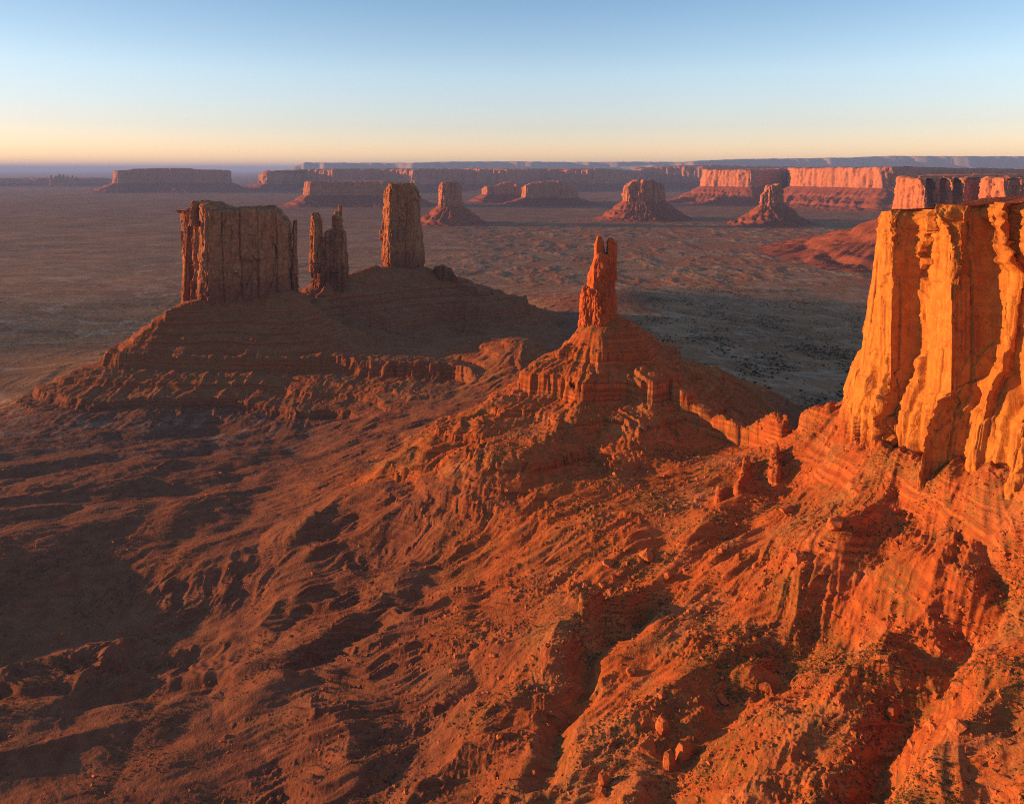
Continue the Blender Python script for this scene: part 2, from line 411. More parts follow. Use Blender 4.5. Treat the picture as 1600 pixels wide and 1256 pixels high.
# ------------------------------------------------------------------ materials
class NT:
    def __init__(self, name):
        self.m = bpy.data.materials.new(name); self.m.use_nodes = True
        self.t = self.m.node_tree; self.t.nodes.clear()
    def n(self, kind, **kw):
        nd = self.t.nodes.new(kind)
        for k, v in kw.items(): setattr(nd, k, v)
        return nd
    def put(self, sock, v):
        if hasattr(v, 'is_linked') or isinstance(v, bpy.types.NodeSocket): self.t.links.new(v, sock)
        else: sock.default_value = v
    def math(self, op, a, b=0.0, clamp=False):
        nd = self.n('ShaderNodeMath', operation=op, use_clamp=clamp); self.put(nd.inputs[0], a); self.put(nd.inputs[1], b)
        return nd.outputs[0]
    def mix(self, f, a, b, mode='MIX'):
        nd = self.n('ShaderNodeMix', data_type='RGBA', blend_type=mode)
        self.put(nd.inputs[0], f); self.put(nd.inputs[6], a); self.put(nd.inputs[7], b)
        return nd.outputs[2]
    def noise(self, vec, scale, detail=4, rough=0.55, dist=0.0):
        nd = self.n('ShaderNodeTexNoise'); self.put(nd.inputs['Vector'], vec)
        nd.inputs['Scale'].default_value = scale; nd.inputs['Detail'].default_value = detail
        nd.inputs['Roughness'].default_value = rough; nd.inputs['Distortion'].default_value = dist
        return nd.outputs['Fac']
    def vor(self, vec, scale, feature='F1'):
        nd = self.n('ShaderNodeTexVoronoi', feature=feature); self.put(nd.inputs['Vector'], vec); nd.inputs['Scale'].default_value = scale
        return nd.outputs[0]
    def ramp(self, f, lo, hi):
        nd = self.n('ShaderNodeMapRange'); self.put(nd.inputs[0], f); nd.inputs[1].default_value = lo; nd.inputs[2].default_value = hi
        nd.interpolation_type = 'SMOOTHSTEP'
        return nd.outputs[0]
    def scale(self, vec, s):
        nd = self.n('ShaderNodeVectorMath', operation='MULTIPLY'); self.put(nd.inputs[0], vec); nd.inputs[1].default_value = s
        return nd.outputs[0]
    def pos(self): return self.n('ShaderNodeNewGeometry').outputs['Position']
    def normal_z(self):
        s = self.n('ShaderNodeSeparateXYZ'); self.t.links.new(self.n('ShaderNodeNewGeometry').outputs['Normal'], s.inputs[0])
        return s.outputs[2]
    def attr(self, name): return self.n('ShaderNodeAttribute', attribute_name=name).outputs['Fac']
    def done(self, color, rough=0.9, heights=(), spec=0.15):
        b = self.n('ShaderNodeBsdfPrincipled'); self.put(b.inputs['Base Color'], color); self.put(b.inputs['Roughness'], rough)
        b.inputs['Specular IOR Level'].default_value = spec
        nrm = None
        for h, dist, st in heights:
            bp = self.n('ShaderNodeBump'); bp.inputs['Strength'].default_value = st; bp.inputs['Distance'].default_value = dist
            self.put(bp.inputs['Height'], h)
            if nrm is not None: self.t.links.new(nrm, bp.inputs['Normal'])
            nrm = bp.outputs[0]
        if nrm is not None: self.t.links.new(nrm, b.inputs['Normal'])
        o = self.n('ShaderNodeOutputMaterial'); self.t.links.new(b.outputs[0], o.inputs[0])
        return self.m

def ground_material():
    k = NT('desert_ground'); p = k.pos()
    veg, red, pale = k.attr('veg'), k.attr('red'), k.attr('pale')
    big = k.noise(p, 0.012, 5); mid = k.noise(p, 0.09, 5, 0.6); fine = k.noise(p, 0.9, 4, 0.6)
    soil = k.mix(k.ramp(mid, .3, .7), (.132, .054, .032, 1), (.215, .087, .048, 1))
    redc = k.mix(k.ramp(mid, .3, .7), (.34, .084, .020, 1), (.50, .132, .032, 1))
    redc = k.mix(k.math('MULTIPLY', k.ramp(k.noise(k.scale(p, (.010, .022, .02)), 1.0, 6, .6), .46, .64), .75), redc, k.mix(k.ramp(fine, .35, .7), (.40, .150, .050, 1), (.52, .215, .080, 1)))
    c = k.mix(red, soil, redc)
    # thin beds of rock show on steep faces
    sz = k.n('ShaderNodeSeparateXYZ'); k.put(sz.inputs[0], p)
    cb = k.n('ShaderNodeCombineXYZ'); k.put(cb.inputs[2], k.math('ADD', sz.outputs[2], k.math('MULTIPLY', big, 14.0)))
    beds = k.noise(cb.outputs[0], 0.20, 5, 0.72)
    st = k.math('SUBTRACT', 1.0, k.ramp(k.normal_z(), .70, .96))
    c = k.mix(k.math('MULTIPLY', k.math('MULTIPLY', st, k.ramp(mid, .25, .6)), k.ramp(beds, .44, .56)), c, k.mix(red, (.125, .040, .024, 1), (.23, .058, .020, 1)))
    # scrub flats
    flat = k.scale(p, (.0022, .0075, .004)); pat = k.noise(flat, 1.0, 6, 0.62)
    vegc = k.mix(k.ramp(pat, .35, .65), (.24, .115, .050, 1), (.42, .200, .088, 1))
    c = k.mix(k.math('MULTIPLY', veg, 1.0), c, vegc)
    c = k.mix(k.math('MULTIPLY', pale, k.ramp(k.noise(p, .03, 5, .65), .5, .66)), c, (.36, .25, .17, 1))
    dots = k.math('LESS_THAN', k.vor(p, .16), k.math('MULTIPLY', k.ramp(k.noise(p, .02, 3), .38, .65), .30))
    c = k.mix(k.math('MULTIPLY', dots, k.math('MULTIPLY', veg, .8)), c, (.030, .034, .018, 1))
    wash = k.math('ABSOLUTE', k.math('SUBTRACT', k.noise(k.scale(p, (.0021, .0034, .002)), 1.0, 6, .5, .6), .5))
    c = k.mix(k.math('MULTIPLY', veg, k.math('MULTIPLY', k.ramp(wash, .016, .004), .75)), c, (.42, .27, .17, 1))
    olive = k.math('MULTIPLY', k.ramp(k.noise(p, .022, 6, .62), .47, .60), k.ramp(k.noise(p, .35, 4, .7), .40, .62))
    c = k.mix(k.math('MULTIPLY', olive, k.math('MULTIPLY', red, .85)), c, (.150, .098, .028, 1))
    stones = k.vor(p, .55)
    c = k.mix(k.math('MULTIPLY', k.ramp(stones, .18, .05), k.ramp(fine, .5, .62)), c, k.mix(red, (.32, .18, .11, 1), (.52, .21, .085, 1)))
    tuft = k.math('LESS_THAN', k.vor(p, .38), k.math('MULTIPLY', k.ramp(k.noise(p, .035, 4), .42, .7), .26))
    c = k.mix(k.math('MULTIPLY', tuft, .75), c, (.075, .070, .030, 1))
    return k.done(c, .95, [(mid, 3.0, .35), (fine, .6, .6), (stones, .45, .35)], .05)

def rock_material(name, lo, hi, dark, streak, bedscale=.16, red_below=None, red_cols=((.24, .060, .018, 1), (.40, .115, .032, 1))):
    k = NT(name); p = k.pos()
    big = k.noise(p, .02, 5); mid = k.noise(p, .12, 6, .62); fine = k.noise(p, .9, 5, .65)
    c = k.mix(k.ramp(mid, .3, .72), lo, hi)
    vert = k.noise(k.scale(p, (.09, .09, .010)), 1.0, 5, .6)
    c = k.mix(k.math('MULTIPLY', k.ramp(vert, .50, .68), streak), c, dark)
    sz = k.n('ShaderNodeSeparateXYZ'); k.put(sz.inputs[0], p)
    cb = k.n('ShaderNodeCombineXYZ'); k.put(cb.inputs[2], k.math('ADD', sz.outputs[2], k.math('MULTIPLY', big, 10.0)))
    beds = k.noise(cb.outputs[0], bedscale, 4, .7)
    c = k.mix(k.math('MULTIPLY', k.ramp(beds, .50, .66), .38), c, dark)
    blot = k.noise(k.scale(p, (.03, .03, .016)), 1.0, 6, .66)
    c = k.mix(k.math('MULTIPLY', k.ramp(blot, .52, .64), .4), c, dark)
    if red_below:
        zz_ = k.math('ADD', sz.outputs[2], k.math('MULTIPLY', k.math('SUBTRACT', mid, .5), 26.0))
        c = k.mix(k.ramp(zz_, red_below[0], red_below[1]), c, k.mix(k.ramp(fine, .35, .65), red_cols[0], red_cols[1]))
    crack = k.noise(k.scale(p, (.22, .22, .03)), 1.0, 5, .7)
    return k.done(c, .9, [(crack, 3.0, .35), (beds, 2.0, .25), (mid, 2.5, .4), (fine, .6, .5)], .08)

M_GROUND = ground_material()
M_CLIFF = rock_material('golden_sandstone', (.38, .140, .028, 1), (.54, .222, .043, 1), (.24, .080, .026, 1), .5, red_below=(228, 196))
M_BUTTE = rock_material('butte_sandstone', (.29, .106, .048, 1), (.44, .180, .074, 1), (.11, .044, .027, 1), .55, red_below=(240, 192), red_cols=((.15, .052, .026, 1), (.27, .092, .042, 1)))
M_SPIRE = rock_material('red_sandstone', (.36, .080, .020, 1), (.48, .130, .034, 1), (.20, .048, .018, 1), .45)
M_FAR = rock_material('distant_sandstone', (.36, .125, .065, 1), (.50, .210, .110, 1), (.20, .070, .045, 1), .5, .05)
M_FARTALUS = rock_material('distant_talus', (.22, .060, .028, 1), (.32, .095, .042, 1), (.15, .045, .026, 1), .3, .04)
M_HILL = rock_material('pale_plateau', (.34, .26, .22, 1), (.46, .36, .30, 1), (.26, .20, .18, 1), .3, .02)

# ------------------------------------------------------------------ object helpers
COL = scene.collection
def link_mesh(name, co, quads, mat, parent=None, tris=None, flat=False, attrs=None):
    me = bpy.data.meshes.new(name)
    nq = len(quads) if quads is not None else 0
    nt = len(tris) if tris is not None else 0
    me.vertices.add(len(co)); me.vertices.foreach_set('co', np.ascontiguousarray(co, np.float32).ravel())
    me.loops.add(nq * 4 + nt * 3); me.polygons.add(nq + nt)
    vi, ls, lt = [], [], []
    if nq: vi.append(np.asarray(quads).ravel()); ls.append(np.arange(nq) * 4); lt.append(np.full(nq, 4))
    if nt: vi.append(np.asarray(tris).ravel()); ls.append(nq * 4 + np.arange(nt) * 3); lt.append(np.full(nt, 3))
    me.loops.foreach_set('vertex_index', np.concatenate(vi).astype(np.int32))
    me.polygons.foreach_set('loop_start', np.concatenate(ls).astype(np.int32))
    for k, v in (attrs or {}).items():
        a = me.attributes.new(k, 'FLOAT', 'POINT'); a.data.foreach_set('value', np.ascontiguousarray(v, np.float32))
    me.update(calc_edges=True)
    if flat: me.shade_flat()
    me.materials.append(mat)
    o = bpy.data.objects.new(name, me); COL.objects.link(o)
    if parent is not None: o.parent = parent; o.matrix_parent_inverse = parent.matrix_world.inverted()
    return o

def thing(name, label, cat, loc, group=None):
    o = bpy.data.objects.new(name, None); COL.objects.link(o)
    o.location = loc; o['label'] = label; o['category'] = cat
    o.matrix_world = mathutils.Matrix.Translation(loc)
    if group: o['group'] = group
    return o

def grid_quads(nr, nc, wrap=False):
    i = np.arange(nr - 1)[:, None] * nc
    j = np.arange(nc if wrap else nc - 1)[None, :]
    j2 = (j + 1) % nc
    return np.stack([i + j, i + j2, i + nc + j2, i + nc + j], -1).reshape(-1, 4)

# ------------------------------------------------------------------ the ground sheet
def rows():
    r = [150.0]
    while r[-1] < 2700: r.append(r[-1] * 1.0019)
    while r[-1] < 7500: r.append(r[-1] * 1.0032)
    while r[-1] < 300000: r.append(r[-1] * 1.014)
    return np.array(r)
ROWS = rows()
tin = np.linspace(-.76, .76, 1250)
tout = .76 * (8 / .76) ** (np.arange(1, 41) / 40.0)
COLS = np.concatenate([-tout[::-1], tin, tout])
GX = ROWS[:, None] * COLS[None, :]; GY = np.repeat(ROWS[:, None], len(COLS), 1)
GZ = terrain(GX, GY)

# what the eye sees along a pixel column: first ground point whose picture row is above the one asked for
def drop(px, py):
    j = int(np.argmin(np.abs(COLS - (px - 800) / F)))
    pr = HY + F * (HC - GZ[:, j]) / ROWS
    i = int(np.argmax(pr <= py))
    i = max(i, 1)
    f = (pr[i - 1] - py) / max(1e-6, pr[i - 1] - pr[i]); f = min(max(f, 0), 1)
    D = ROWS[i - 1] + f * (ROWS[i] - ROWS[i - 1])
    return np.array([(px - 800) / F * D, D, GZ[i - 1, j] + f * (GZ[i, j] - GZ[i - 1, j])])

nr, nc = GX.shape
quads = grid_quads(nr, nc)
fx = (GX[:-1, :-1] + GX[1:, 1:]).ravel() / 2; fy = (GY[:-1, :-1] + GY[1:, 1:]).ravel() / 2
reg = np.zeros(len(quads), np.int8)
nearf = np.nonzero((fy < 2600) & (np.abs(fx) < 1500))[0]
wob = 14 * pn2(fx[nearf] / 40, fy[nearf] / 40, 90)
reg[nearf[in_poly(fx[nearf] + wob, fy[nearf] + wob, RIDGE_POLY)]] = 2
reg[nearf[in_poly(fx[nearf] + wob, fy[nearf] + wob, THRONE_POLY)]] = 1
vx, vy, vz = GX.ravel(), GY.ravel(), GZ.ravel()
co = np.stack([vx, vy, vz], 1)
nfb = fbm2(vx / 160, vy / 160, 3, 80)
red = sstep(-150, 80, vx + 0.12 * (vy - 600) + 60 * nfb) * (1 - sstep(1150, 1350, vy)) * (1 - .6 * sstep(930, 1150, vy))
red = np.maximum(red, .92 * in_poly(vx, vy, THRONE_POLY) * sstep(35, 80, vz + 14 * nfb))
red = np.maximum(red, .15 * (1 - sstep(900, 1300, vy)))
red = np.maximum(red, .45 * sstep(22, 60, vz) * sstep(1000, 1300, vy))
red = np.maximum(red, .65 * sstep(2300, 3000, vy) * sstep(300, 1500, vx) * sstep(-.2, .3, nfb))
vv = sstep(-10, 14, -(vz - 10 - 32 * sstep(60, 420, vx)) + 5 * nfb)
veg = np.where(vy > 1250, vv * (.75 + .25 * sstep(-.4, .4, nfb)), vv * .35 * sstep(500, 900, vy))
patch = sstep(-.05, .22, fbm2(vx / 230, vy / 340, 4, 83, .6)) * sstep(2450, 2900, vy) * (1 - sstep(5200, 7500, vy)) * sstep(-500, 300, vx)
veg = veg * (1 - .5 * sstep(3000, 9000, vy)) * (1 - .85 * patch); red = np.maximum(red, .75 * patch)
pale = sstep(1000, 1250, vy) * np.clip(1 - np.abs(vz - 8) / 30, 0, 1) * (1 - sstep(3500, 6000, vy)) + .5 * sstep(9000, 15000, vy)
def ground_piece(name, sel, parent=None):
    q = quads[sel]
    u, inv = np.unique(q, return_inverse=True)
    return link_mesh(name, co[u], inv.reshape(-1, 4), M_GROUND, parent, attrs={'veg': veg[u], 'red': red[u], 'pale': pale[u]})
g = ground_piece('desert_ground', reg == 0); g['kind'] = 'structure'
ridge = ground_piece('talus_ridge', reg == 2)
ridge['label'] = 'long dark red banded talus ridge carrying the shaded butte, twin spires and tall tower'; ridge['category'] = 'ridge'
# ground behind and beside the camera
o = link_mesh('outer_ground', np.array([(-300000, -300000, -40), (300000, -300000, -40), (300000, 300000, -40), (-300000, 300000, -40)], float),
              np.array([[0, 1, 2, 3]]), M_GROUND)
o['kind'] = 'structure'

# ------------------------------------------------------------------ cliffs
def resample(poly, ds, closed=True):
    p = np.array([q[:2] for q in poly], float)
    if closed: p = np.vstack([p, p[:1]])
    L = np.concatenate([[0], np.cumsum(np.linalg.norm(np.diff(p, axis=0), axis=1))])
    n = max(8, int(L[-1] / ds))
    s = np.linspace(0, L[-1], n, endpoint=not closed)
    return np.stack([np.interp(s, L, p[:, 0]), np.interp(s, L, p[:, 1])], 1), s, L[-1]

def smooth_loop(a, w, closed=True):
    k = max(1, int(w)); ker = np.hanning(2 * k + 3)[1:-1]; ker /= ker.sum()
    out = np.empty_like(a)
    for c in range(a.shape[1]):
        pad = np.concatenate([a[-k:, c], a[:, c], a[:k, c]]) if closed else np.pad(a[:, c], k, mode='edge')
        out[:, c] = np.convolve(pad, ker, 'valid')[:len(a)]
    return out

def cells(u, v, s):
    iu = np.floor(u); iv = np.floor(v + h01(iu, 0, s + 1) * 3)
    return h01(iu, iv, s) - .5

def loop_normals(pl, closed=True):
    t = np.roll(pl, -1, 0) - np.roll(pl, 1, 0) if closed else np.gradient(pl, axis=0)
    n = np.stack([t[:, 1], -t[:, 0]], 1)
    return n / (np.linalg.norm(n, axis=1)[:, None] + 1e-9)

def ccw(poly):
    p = np.array([q[:2] for q in poly], float)
    a = np.sum(p[:, 0] * np.roll(p[:, 1], -1) - np.roll(p[:, 0], -1) * p[:, 1])
    return [tuple(q) for q in (p if a > 0 else p[::-1])]

def tower_geo(poly, zb, zt, ds, dz, A, seed, batter=.08, w1=18, strata=.5, rnd=0.0, rough=1.0, caprough=1.0, bed=.30):
    """closed rock tower: returns vertices and quads.  zt: number or function(x, y)"""
    poly = ccw(poly)
    pl, s, L = resample(poly, ds)
    if rnd > 0: pl = smooth_loop(pl, rnd / ds)
    nrm = smooth_loop(loop_normals(pl), 2.0 * w1 * .2 / ds + 1); nrm /= np.linalg.norm(nrm, axis=1)[:, None]
    cen = pl.mean(0)
    top = zt(pl[:, 0], pl[:, 1]) if callable(zt) else np.full(len(pl), float(zt))
    top = top + A * .45 * fbm2(s / (w1 * 1.1), s * 0 + .5, 3, seed + 2)
    nz = max(6, int((top.max() - zb) / dz))
    v = np.linspace(0, 1, nz)[:, None]
    Z = zb + (top[None, :] - zb) * v
    S = np.repeat(s[None, :], nz, 0)
    X0, Y0 = np.repeat(pl[None, :, 0], nz, 0), np.repeat(pl[None, :, 1], nz, 0)
    warp = .8 * fbm3(X0 / (w1 * 3), Y0 / (w1 * 3), Z / (w1 * 8), 2, seed) + .12 * pn2(S / w1, Z / (w1 * .8), seed + 1)
    u = S / w1 + warp * .3
    d = A * (1.15 * cells(u, Z / (w1 * 5.5) + warp * .2, seed + 3) + .28 * cells(u * 2.3 + 7, Z / (w1 * 2.2), seed + 5)
             + .18 * cells(u * 5.1 + 3, Z / (w1 * .9), seed + 7))
    d += A * .9 * pn3(X0 / (w1 * 1.6), Y0 / (w1 * 1.6), Z / (w1 * 7), seed + 9)
    for kf, am in ((1.0, .7), (2.3, .12)):
        uu = u * kf + (7 if kf > 2 else 0); iu = np.floor(uu + .5)
        dist = np.abs(uu - iu) * w1 / kf
        onoff = np.clip(2.2 * pn2(iu * 1.7, Z / (w1 * 3.2), seed + 11) + .7, 0, 1)
        d -= A * am * onoff * np.maximum(0, 1 - dist / (ds * 2.0))
    low = np.clip(1.15 - v * 1.5, .12, 1)
    bz = Z + 2.0 * pn3(X0 / 60, Y0 / 60, Z / 60, seed + 13)
    t1 = w1 * bed
    d += strata * A * low * (.9 * (h01(np.floor(bz / t1), 0, seed + 15) - .5) + .6 * (h01(np.floor(bz / (t1 * .42)), 3, seed + 16) - .5))
    wp = .35 * fbm2(S / (w1 * .8), Z / (w1 * 1.2), 3, seed + 17)
    d += rough * A * (.75 * facets(S / (w1 * .8) + wp, Z / (w1 * 1.9) + wp, seed + 18, 1.2) + .38 * facets(S / (w1 * .3) + wp, Z / (w1 * .55), seed + 19)
                      + .10 * fbm3(X0 / (w1 * .25), Y0 / (w1 * .25), Z / (w1 * .3), 3, seed + 21, .6))
    d -= batter * (Z - zb)
    d += .12 * A * 8 * np.maximum(0, .12 - v) / .12 * .6
    rim = sstep(.955, 1.0, v); d -= A * .9 * rim * rim
    X = X0 + nrm[None, :, 0] * d; Y = Y0 + nrm[None, :, 1] * d
    Z = Z + A * .35 * (h01(np.floor(u[-1]), 1, seed + 20) - .5)[None, :] * sstep(.8, 1, v)
    ring = [np.stack([X, Y, Z], -1)]
    K = 12
    e = ring[0][-1]; cenk = np.array([e[:, 0].mean(), e[:, 1].mean()])
    cap = []
    for k in range(1, K + 1):
        f = (k / K) ** 1.2
        xx = e[:, 0] + (cenk[0] - e[:, 0]) * f * .995; yy = e[:, 1] + (cenk[1] - e[:, 1]) * f * .995
        zc = (zt(xx, yy) if callable(zt) else np.full(len(xx), float(zt)))
        zz = e[:, 2] + (zc - e[:, 2]) * min(1, f * 2.5) + caprough * A * .55 * fbm2(xx / (w1 * .7), yy / (w1 * .7), 3, seed + 25) * min(1, f * 3)
        cap.append(np.stack([xx, yy, zz], -1))
    G = np.concatenate([ring[0], np.stack(cap, 0)], 0)
    R, C = G.shape[:2]
    return G.reshape(-1, 3), grid_quads(R, C, True)

def join_geo(parts):
    cs, qs, off = [], [], 0
    for c, q in parts:
        cs.append(c); qs.append(q + off); off += len(c)
    return np.concatenate(cs), np.concatenate(qs)

def oval(cx_, cy_, rx, ry, n=10, rot=0., jit=.12, seed=0):
    r = np.random.default_rng(seed); out = []
    for i in range(n):
        a = 2 * np.pi * (i + r.uniform(-.25, .25)) / n
        k = 1 + r.uniform(-jit, jit)
        x, y = rx * k * np.cos(a), ry * k * np.sin(a)
        out.append((cx_ + x * np.cos(rot) - y * np.sin(rot), cy_ + x * np.sin(rot) + y * np.cos(rot)))
    return out

def prof(pts, D):
    """skyline given as picture points at distance D -> top height as a function of x"""
    xs = np.array([(p[0] - 800) / F * D for p in pts]); zs = np.array([HC - (p[1] - HY) / F * D for p in pts])
    return lambda x, y: np.interp(x, xs, zs)

def zpx(py, D): return HC - (py - HY) / F * D
def xpx(px, D): return (px - 800) / F * D

# --- the big shaded butte on the ridge
t = thing('sandstone_butte', 'broad flat-topped butte in shade with a gold-lit left edge, standing on the dark talus ridge', 'butte', (xpx(380, 1560), 1560, 150))
geo = []
D0 = 1560
main = [(-722, 1612), (-704, 1580), (-694, 1584), (-676, 1552), (-668, 1553), (-650, 1524), (-628, 1516), (xpx(400,1560), 1545), (xpx(452,1590), 1578), (xpx(462,1640), 1640), (xpx(440,1690), 1690),
        (xpx(340,1650), 1655), (xpx(290,1600), 1600)]
geo.append(tower_geo(main, 120, prof([(280,330),(290,322),(293,317),(305,316),(318,315),(330,321),(345,327),(380,326),(395,325),(425,327),(428,328),(440,340),(452,352),(462,368)], 1570),
                     1.0, 1.2, 7.0, 100, .045, 36, .5))
geo.append(tower_geo([(-726, 1610), (-703, 1570), (-690, 1580), (-705, 1625)], 120,
                     prof([(262,349),(283,346),(292,338)], 1540), 1.0, 1.3, 2.6, 130, .05, 14, .7, rnd=7))
geo.append(tower_geo(oval(xpx(461,1600), 1600, 14, 16, 8, seed=3), 120, prof([(450,372),(457,346),(463,343),(467,352),(472,372)], 1600), .9, 1.2, 3.0, 160, .06, 10, .8))
geo.append(tower_geo(oval(xpx(305,1555), 1556, 13, 15, 8, seed=4), 330, zpx(314.5, 1556), .9, 1.0, 2.5, 190, .10, 8, .9))
geo.append(tower_geo(oval(xpx(429,1592), 1592, 6, 7, 7, seed=14), 345, zpx(323.5, 1592), .8, .9, 1.5, 194, .12, 5, .9))
geo.append(tower_geo(oval(xpx(312,1560), 1566, 16, 14, 8, seed=15), 335, zpx(316.5, 1566), .9, 1.0, 2.2, 196, .12, 7, .9))
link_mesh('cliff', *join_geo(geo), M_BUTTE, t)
# --- twin spires
t = thing('twin_spire', 'two thin crooked spires joined at the base, between broad butte and tall tower', 'spire', (xpx(515, 1790), 1790, 150))
D1 = 1790
geo = [tower_geo([(xpx(484,D1), 1785), (xpx(500,D1), 1770), (xpx(540,D1), 1775), (xpx(546,D1), 1800), (xpx(520,D1), 1830), (xpx(488,D1), 1825)], 120,
                 prof([(480,395),(500,385),(510,362),(522,355),(545,360)], D1), 1.0, 1.2, 4.5, 200, .06, 14, 1.0),
       tower_geo(oval(xpx(494,D1), 1792, 17, 18, 8, seed=5), 200, prof([(482,338),(488,332),(497,333),(504,336),(507,350)], D1), .9, 1.1, 3.2, 230, .03, 10, .8),
       tower_geo(oval(xpx(527,D1), 1795, 18, 18, 8, seed=6), 200, prof([(512,345),(518,332),(524,330),(530,333),(538,340)], D1), .9, 1.1, 3.2, 260, .05, 10, .8),
       tower_geo(oval(xpx(530.5,D1), 1795, 5, 5, 7, seed=7), 320, zpx(320, D1), .7, .9, 1.2, 280, .02, 6, .6)]
link_mesh('rock_column', *join_geo(geo), M_BUTTE, t)
# --- tall tower
t = thing('rock_tower', 'tall square sandstone tower with a dark flat cap, rightmost on the dark talus ridge', 'rock tower', (xpx(628, 2010), 2010, 170))
D2 = 2010
geo = [tower_geo([(xpx(594,D2), 2005), (-330, 1958), (xpx(650,D2), 1960), (xpx(662,D2), 1990), (xpx(660,D2), 2050), (xpx(630,D2), 2075), (xpx(600,D2), 2050)], 150,
                 prof([(590,296),(598,290),(606,288),(645,288),(652,292),(660,310)], D2), 1.1, 1.3, 5.0, 300, .045, 26, .5, rnd=8)]
link_mesh('cliff', *join_geo(geo), M_BUTTE, t)
geo = [tower_geo(oval(xpx(626,D2), 2015, 39, 40, 9, seed=9), zpx(293, D2), zpx(286.5, D2), 1.1, 1.0, 2.0, 320, .2, 10, 1.0)]
link_mesh('cap_rock', *join_geo(geo), M_BUTTE, t)
t = thing('rock_outcrop', 'low dark blocky outcrop on the talus ridge just right of the tall tower', 'outcrop', (xpx(695, 1960), 1960, 140))
geo = [tower_geo([(xpx(672,1960), 1960), (xpx(690,1960), 1935), (xpx(714,1960), 1940), (xpx(718,1960), 1970), (xpx(690,1960), 2000)], 110,
                 prof([(670,425),(676,416),(690,416),(705,420),(716,432),(722,445)], 1960), 1.0, 1.1, 4, 340, .12, 12, .8)]
link_mesh('cliff', *join_geo(geo), M_BUTTE, t)

# --- the slender spire on its pedestal
t = thing('spire_butte', 'slender orange sunlit spire with two prongs, standing on a pointed red pedestal', 'spire', (xpx(938, 1000), 1000, 200))
ped = ground_piece('pedestal', reg == 1, t)
D3 = 1000
def tw(pts, zb, zt, ds, dz, A, seed, **k): return tower_geo([(xpx(a, d), d) for a, d in pts], zb, zt, ds, dz, A, seed, **k)
geo = [tw([(903,1003), (908,985), (930,972), (948,974), (964,990), (967,1012), (950,1028), (915,1024)], 185, prof([(900,470),(906,452),(914,447),(922,455),(930,450),(950,455),(966,490)], D3),
          .55, .6, 3.2, 400, batter=.05, w1=10, strata=.6),
       tw([(915,1000), (926,981), (946,979), (962,993), (963,1010), (945,1020), (925,1015)], 215, prof([(913,432),(921,416),(927,402),(931,394),(940,393),(950,396),(961,398),(965,430)], D3),
          .5, .6, 2.0, 430, batter=.02, w1=12, strata=.3),
       tw([(904,1000), (910,988), (919,990), (921,1003), (912,1010)], 210, prof([(902,470),(907,449),(915,446),(922,456)], D3), .5, .55, 1.2, 450, batter=.04, w1=6, strata=.6),
       tw([(927,1000), (931,986), (944,987), (946,1002), (936,1012)], 300, prof([(929,380),(933,369),(940,369.5),(944,374),(948,380)], D3), .45, .5, .9, 470, batter=.03, w1=7, strata=.4),
       tw([(948,1000), (950,987), (963,989), (965,1003), (955,1012)], 300, prof([(945,378),(950,373),(957,372),(962,378)], D3), .45, .5, .9, 490, batter=.0, w1=7, strata=.4)]
link_mesh('spire', *join_geo(geo), M_SPIRE, t)

# --- the golden mesa wall at the right
t = thing('mesa', 'huge golden sandstone cliff of a mesa at the right edge, lit by low sun', 'mesa', (360, 620, 210))
# plan of the wall foot, from its far side round the corner to the near side; steps that face the camera stay in shade
plan = [(900, 760), (620, 850), (470, 820), (380, 775), (335, 740), (318, 722), (312, 706), (313, 690), (318, 668), (323, 641), (325, 635), (346, 634.5), (348, 626), (342, 608), (339, 588), (334, 573),
        (335, 566), (348, 565.5), (366, 565), (370, 559), (366, 554), (364, 547), (359, 545.5), (358, 543), (366, 542), (369, 534), (367, 524), (360, 515), (355, 508),
        (361, 503), (372, 500), (374, 498), (370, 480), (364, 462), (372, 455), (386, 450), (388, 430), (380, 400), (385, 360), (400, 330), (600, 300), (900, 300)]
pl, s, L = resample(plan, .5, closed=False)
pls = smooth_loop(pl, 3, False)
nrm = loop_normals(smooth_loop(pl, 26, False), False)
if np.mean(nrm[len(nrm) // 3:2 * len(nrm) // 3, 0]) > 0: nrm = -nrm
nzr = 440
v = np.linspace(0, 1, nzr)[:, None]
sY = pls[:, 1]
tx = np.interp(sY, [300, 520, 580, 640, 700, 740, 850], [434, 428, 420.5, 414, 408, 407, 404])
zb0 = 150.0
X0 = np.repeat(pls[None, :, 0], nzr, 0); Y0 = np.repeat(pls[None, :, 1], nzr, 0); S = np.repeat(s[None, :], nzr, 0)
Z = zb0 + (tx[None, :] - zb0) * v
Zr = Z - zb0
hz = Z - 190.0                      # height above the foot of the visible wall
foc = sstep(250, 200, Z)            # 1 near the foot
wq = fbm3(X0 / 30, Y0 / 30, Z / 90, 2, 501)
u = S / 17 + wq * .14
d = 1.6 * cells(u, Z / 75, 503) + 2.0 * cells(u * 2.4, Z / 28 + wq, 505) * (.15 + .85 * foc) + 1.6 * foc * cells(u * 4.7, Z / 11, 507)
d += .4 * pn3(X0 / 22, Y0 / 22, Z / 120, 509) + .35 * fbm3(X0 / 5, Y0 / 5, Z / 6, 3, 511, .6)
wz = .20 * fbm2(S / 16, Z / 22, 3, 521)
rgh = np.maximum(sstep(232, 205, Z + 6 * wq), sstep(365, 395, Z + 10 * wq))
d += 4.2 * facets(S / 30 + wz, Z / 62 + wz, 522, 1.3) + (.30 + 1.1 * rgh) * facets(S / 8.5 + wz, Z / 17 + wz, 523, 1.2) + (.12 + .55 * rgh) * facets(S / 3.2 + wz, Z / 4.6, 524)
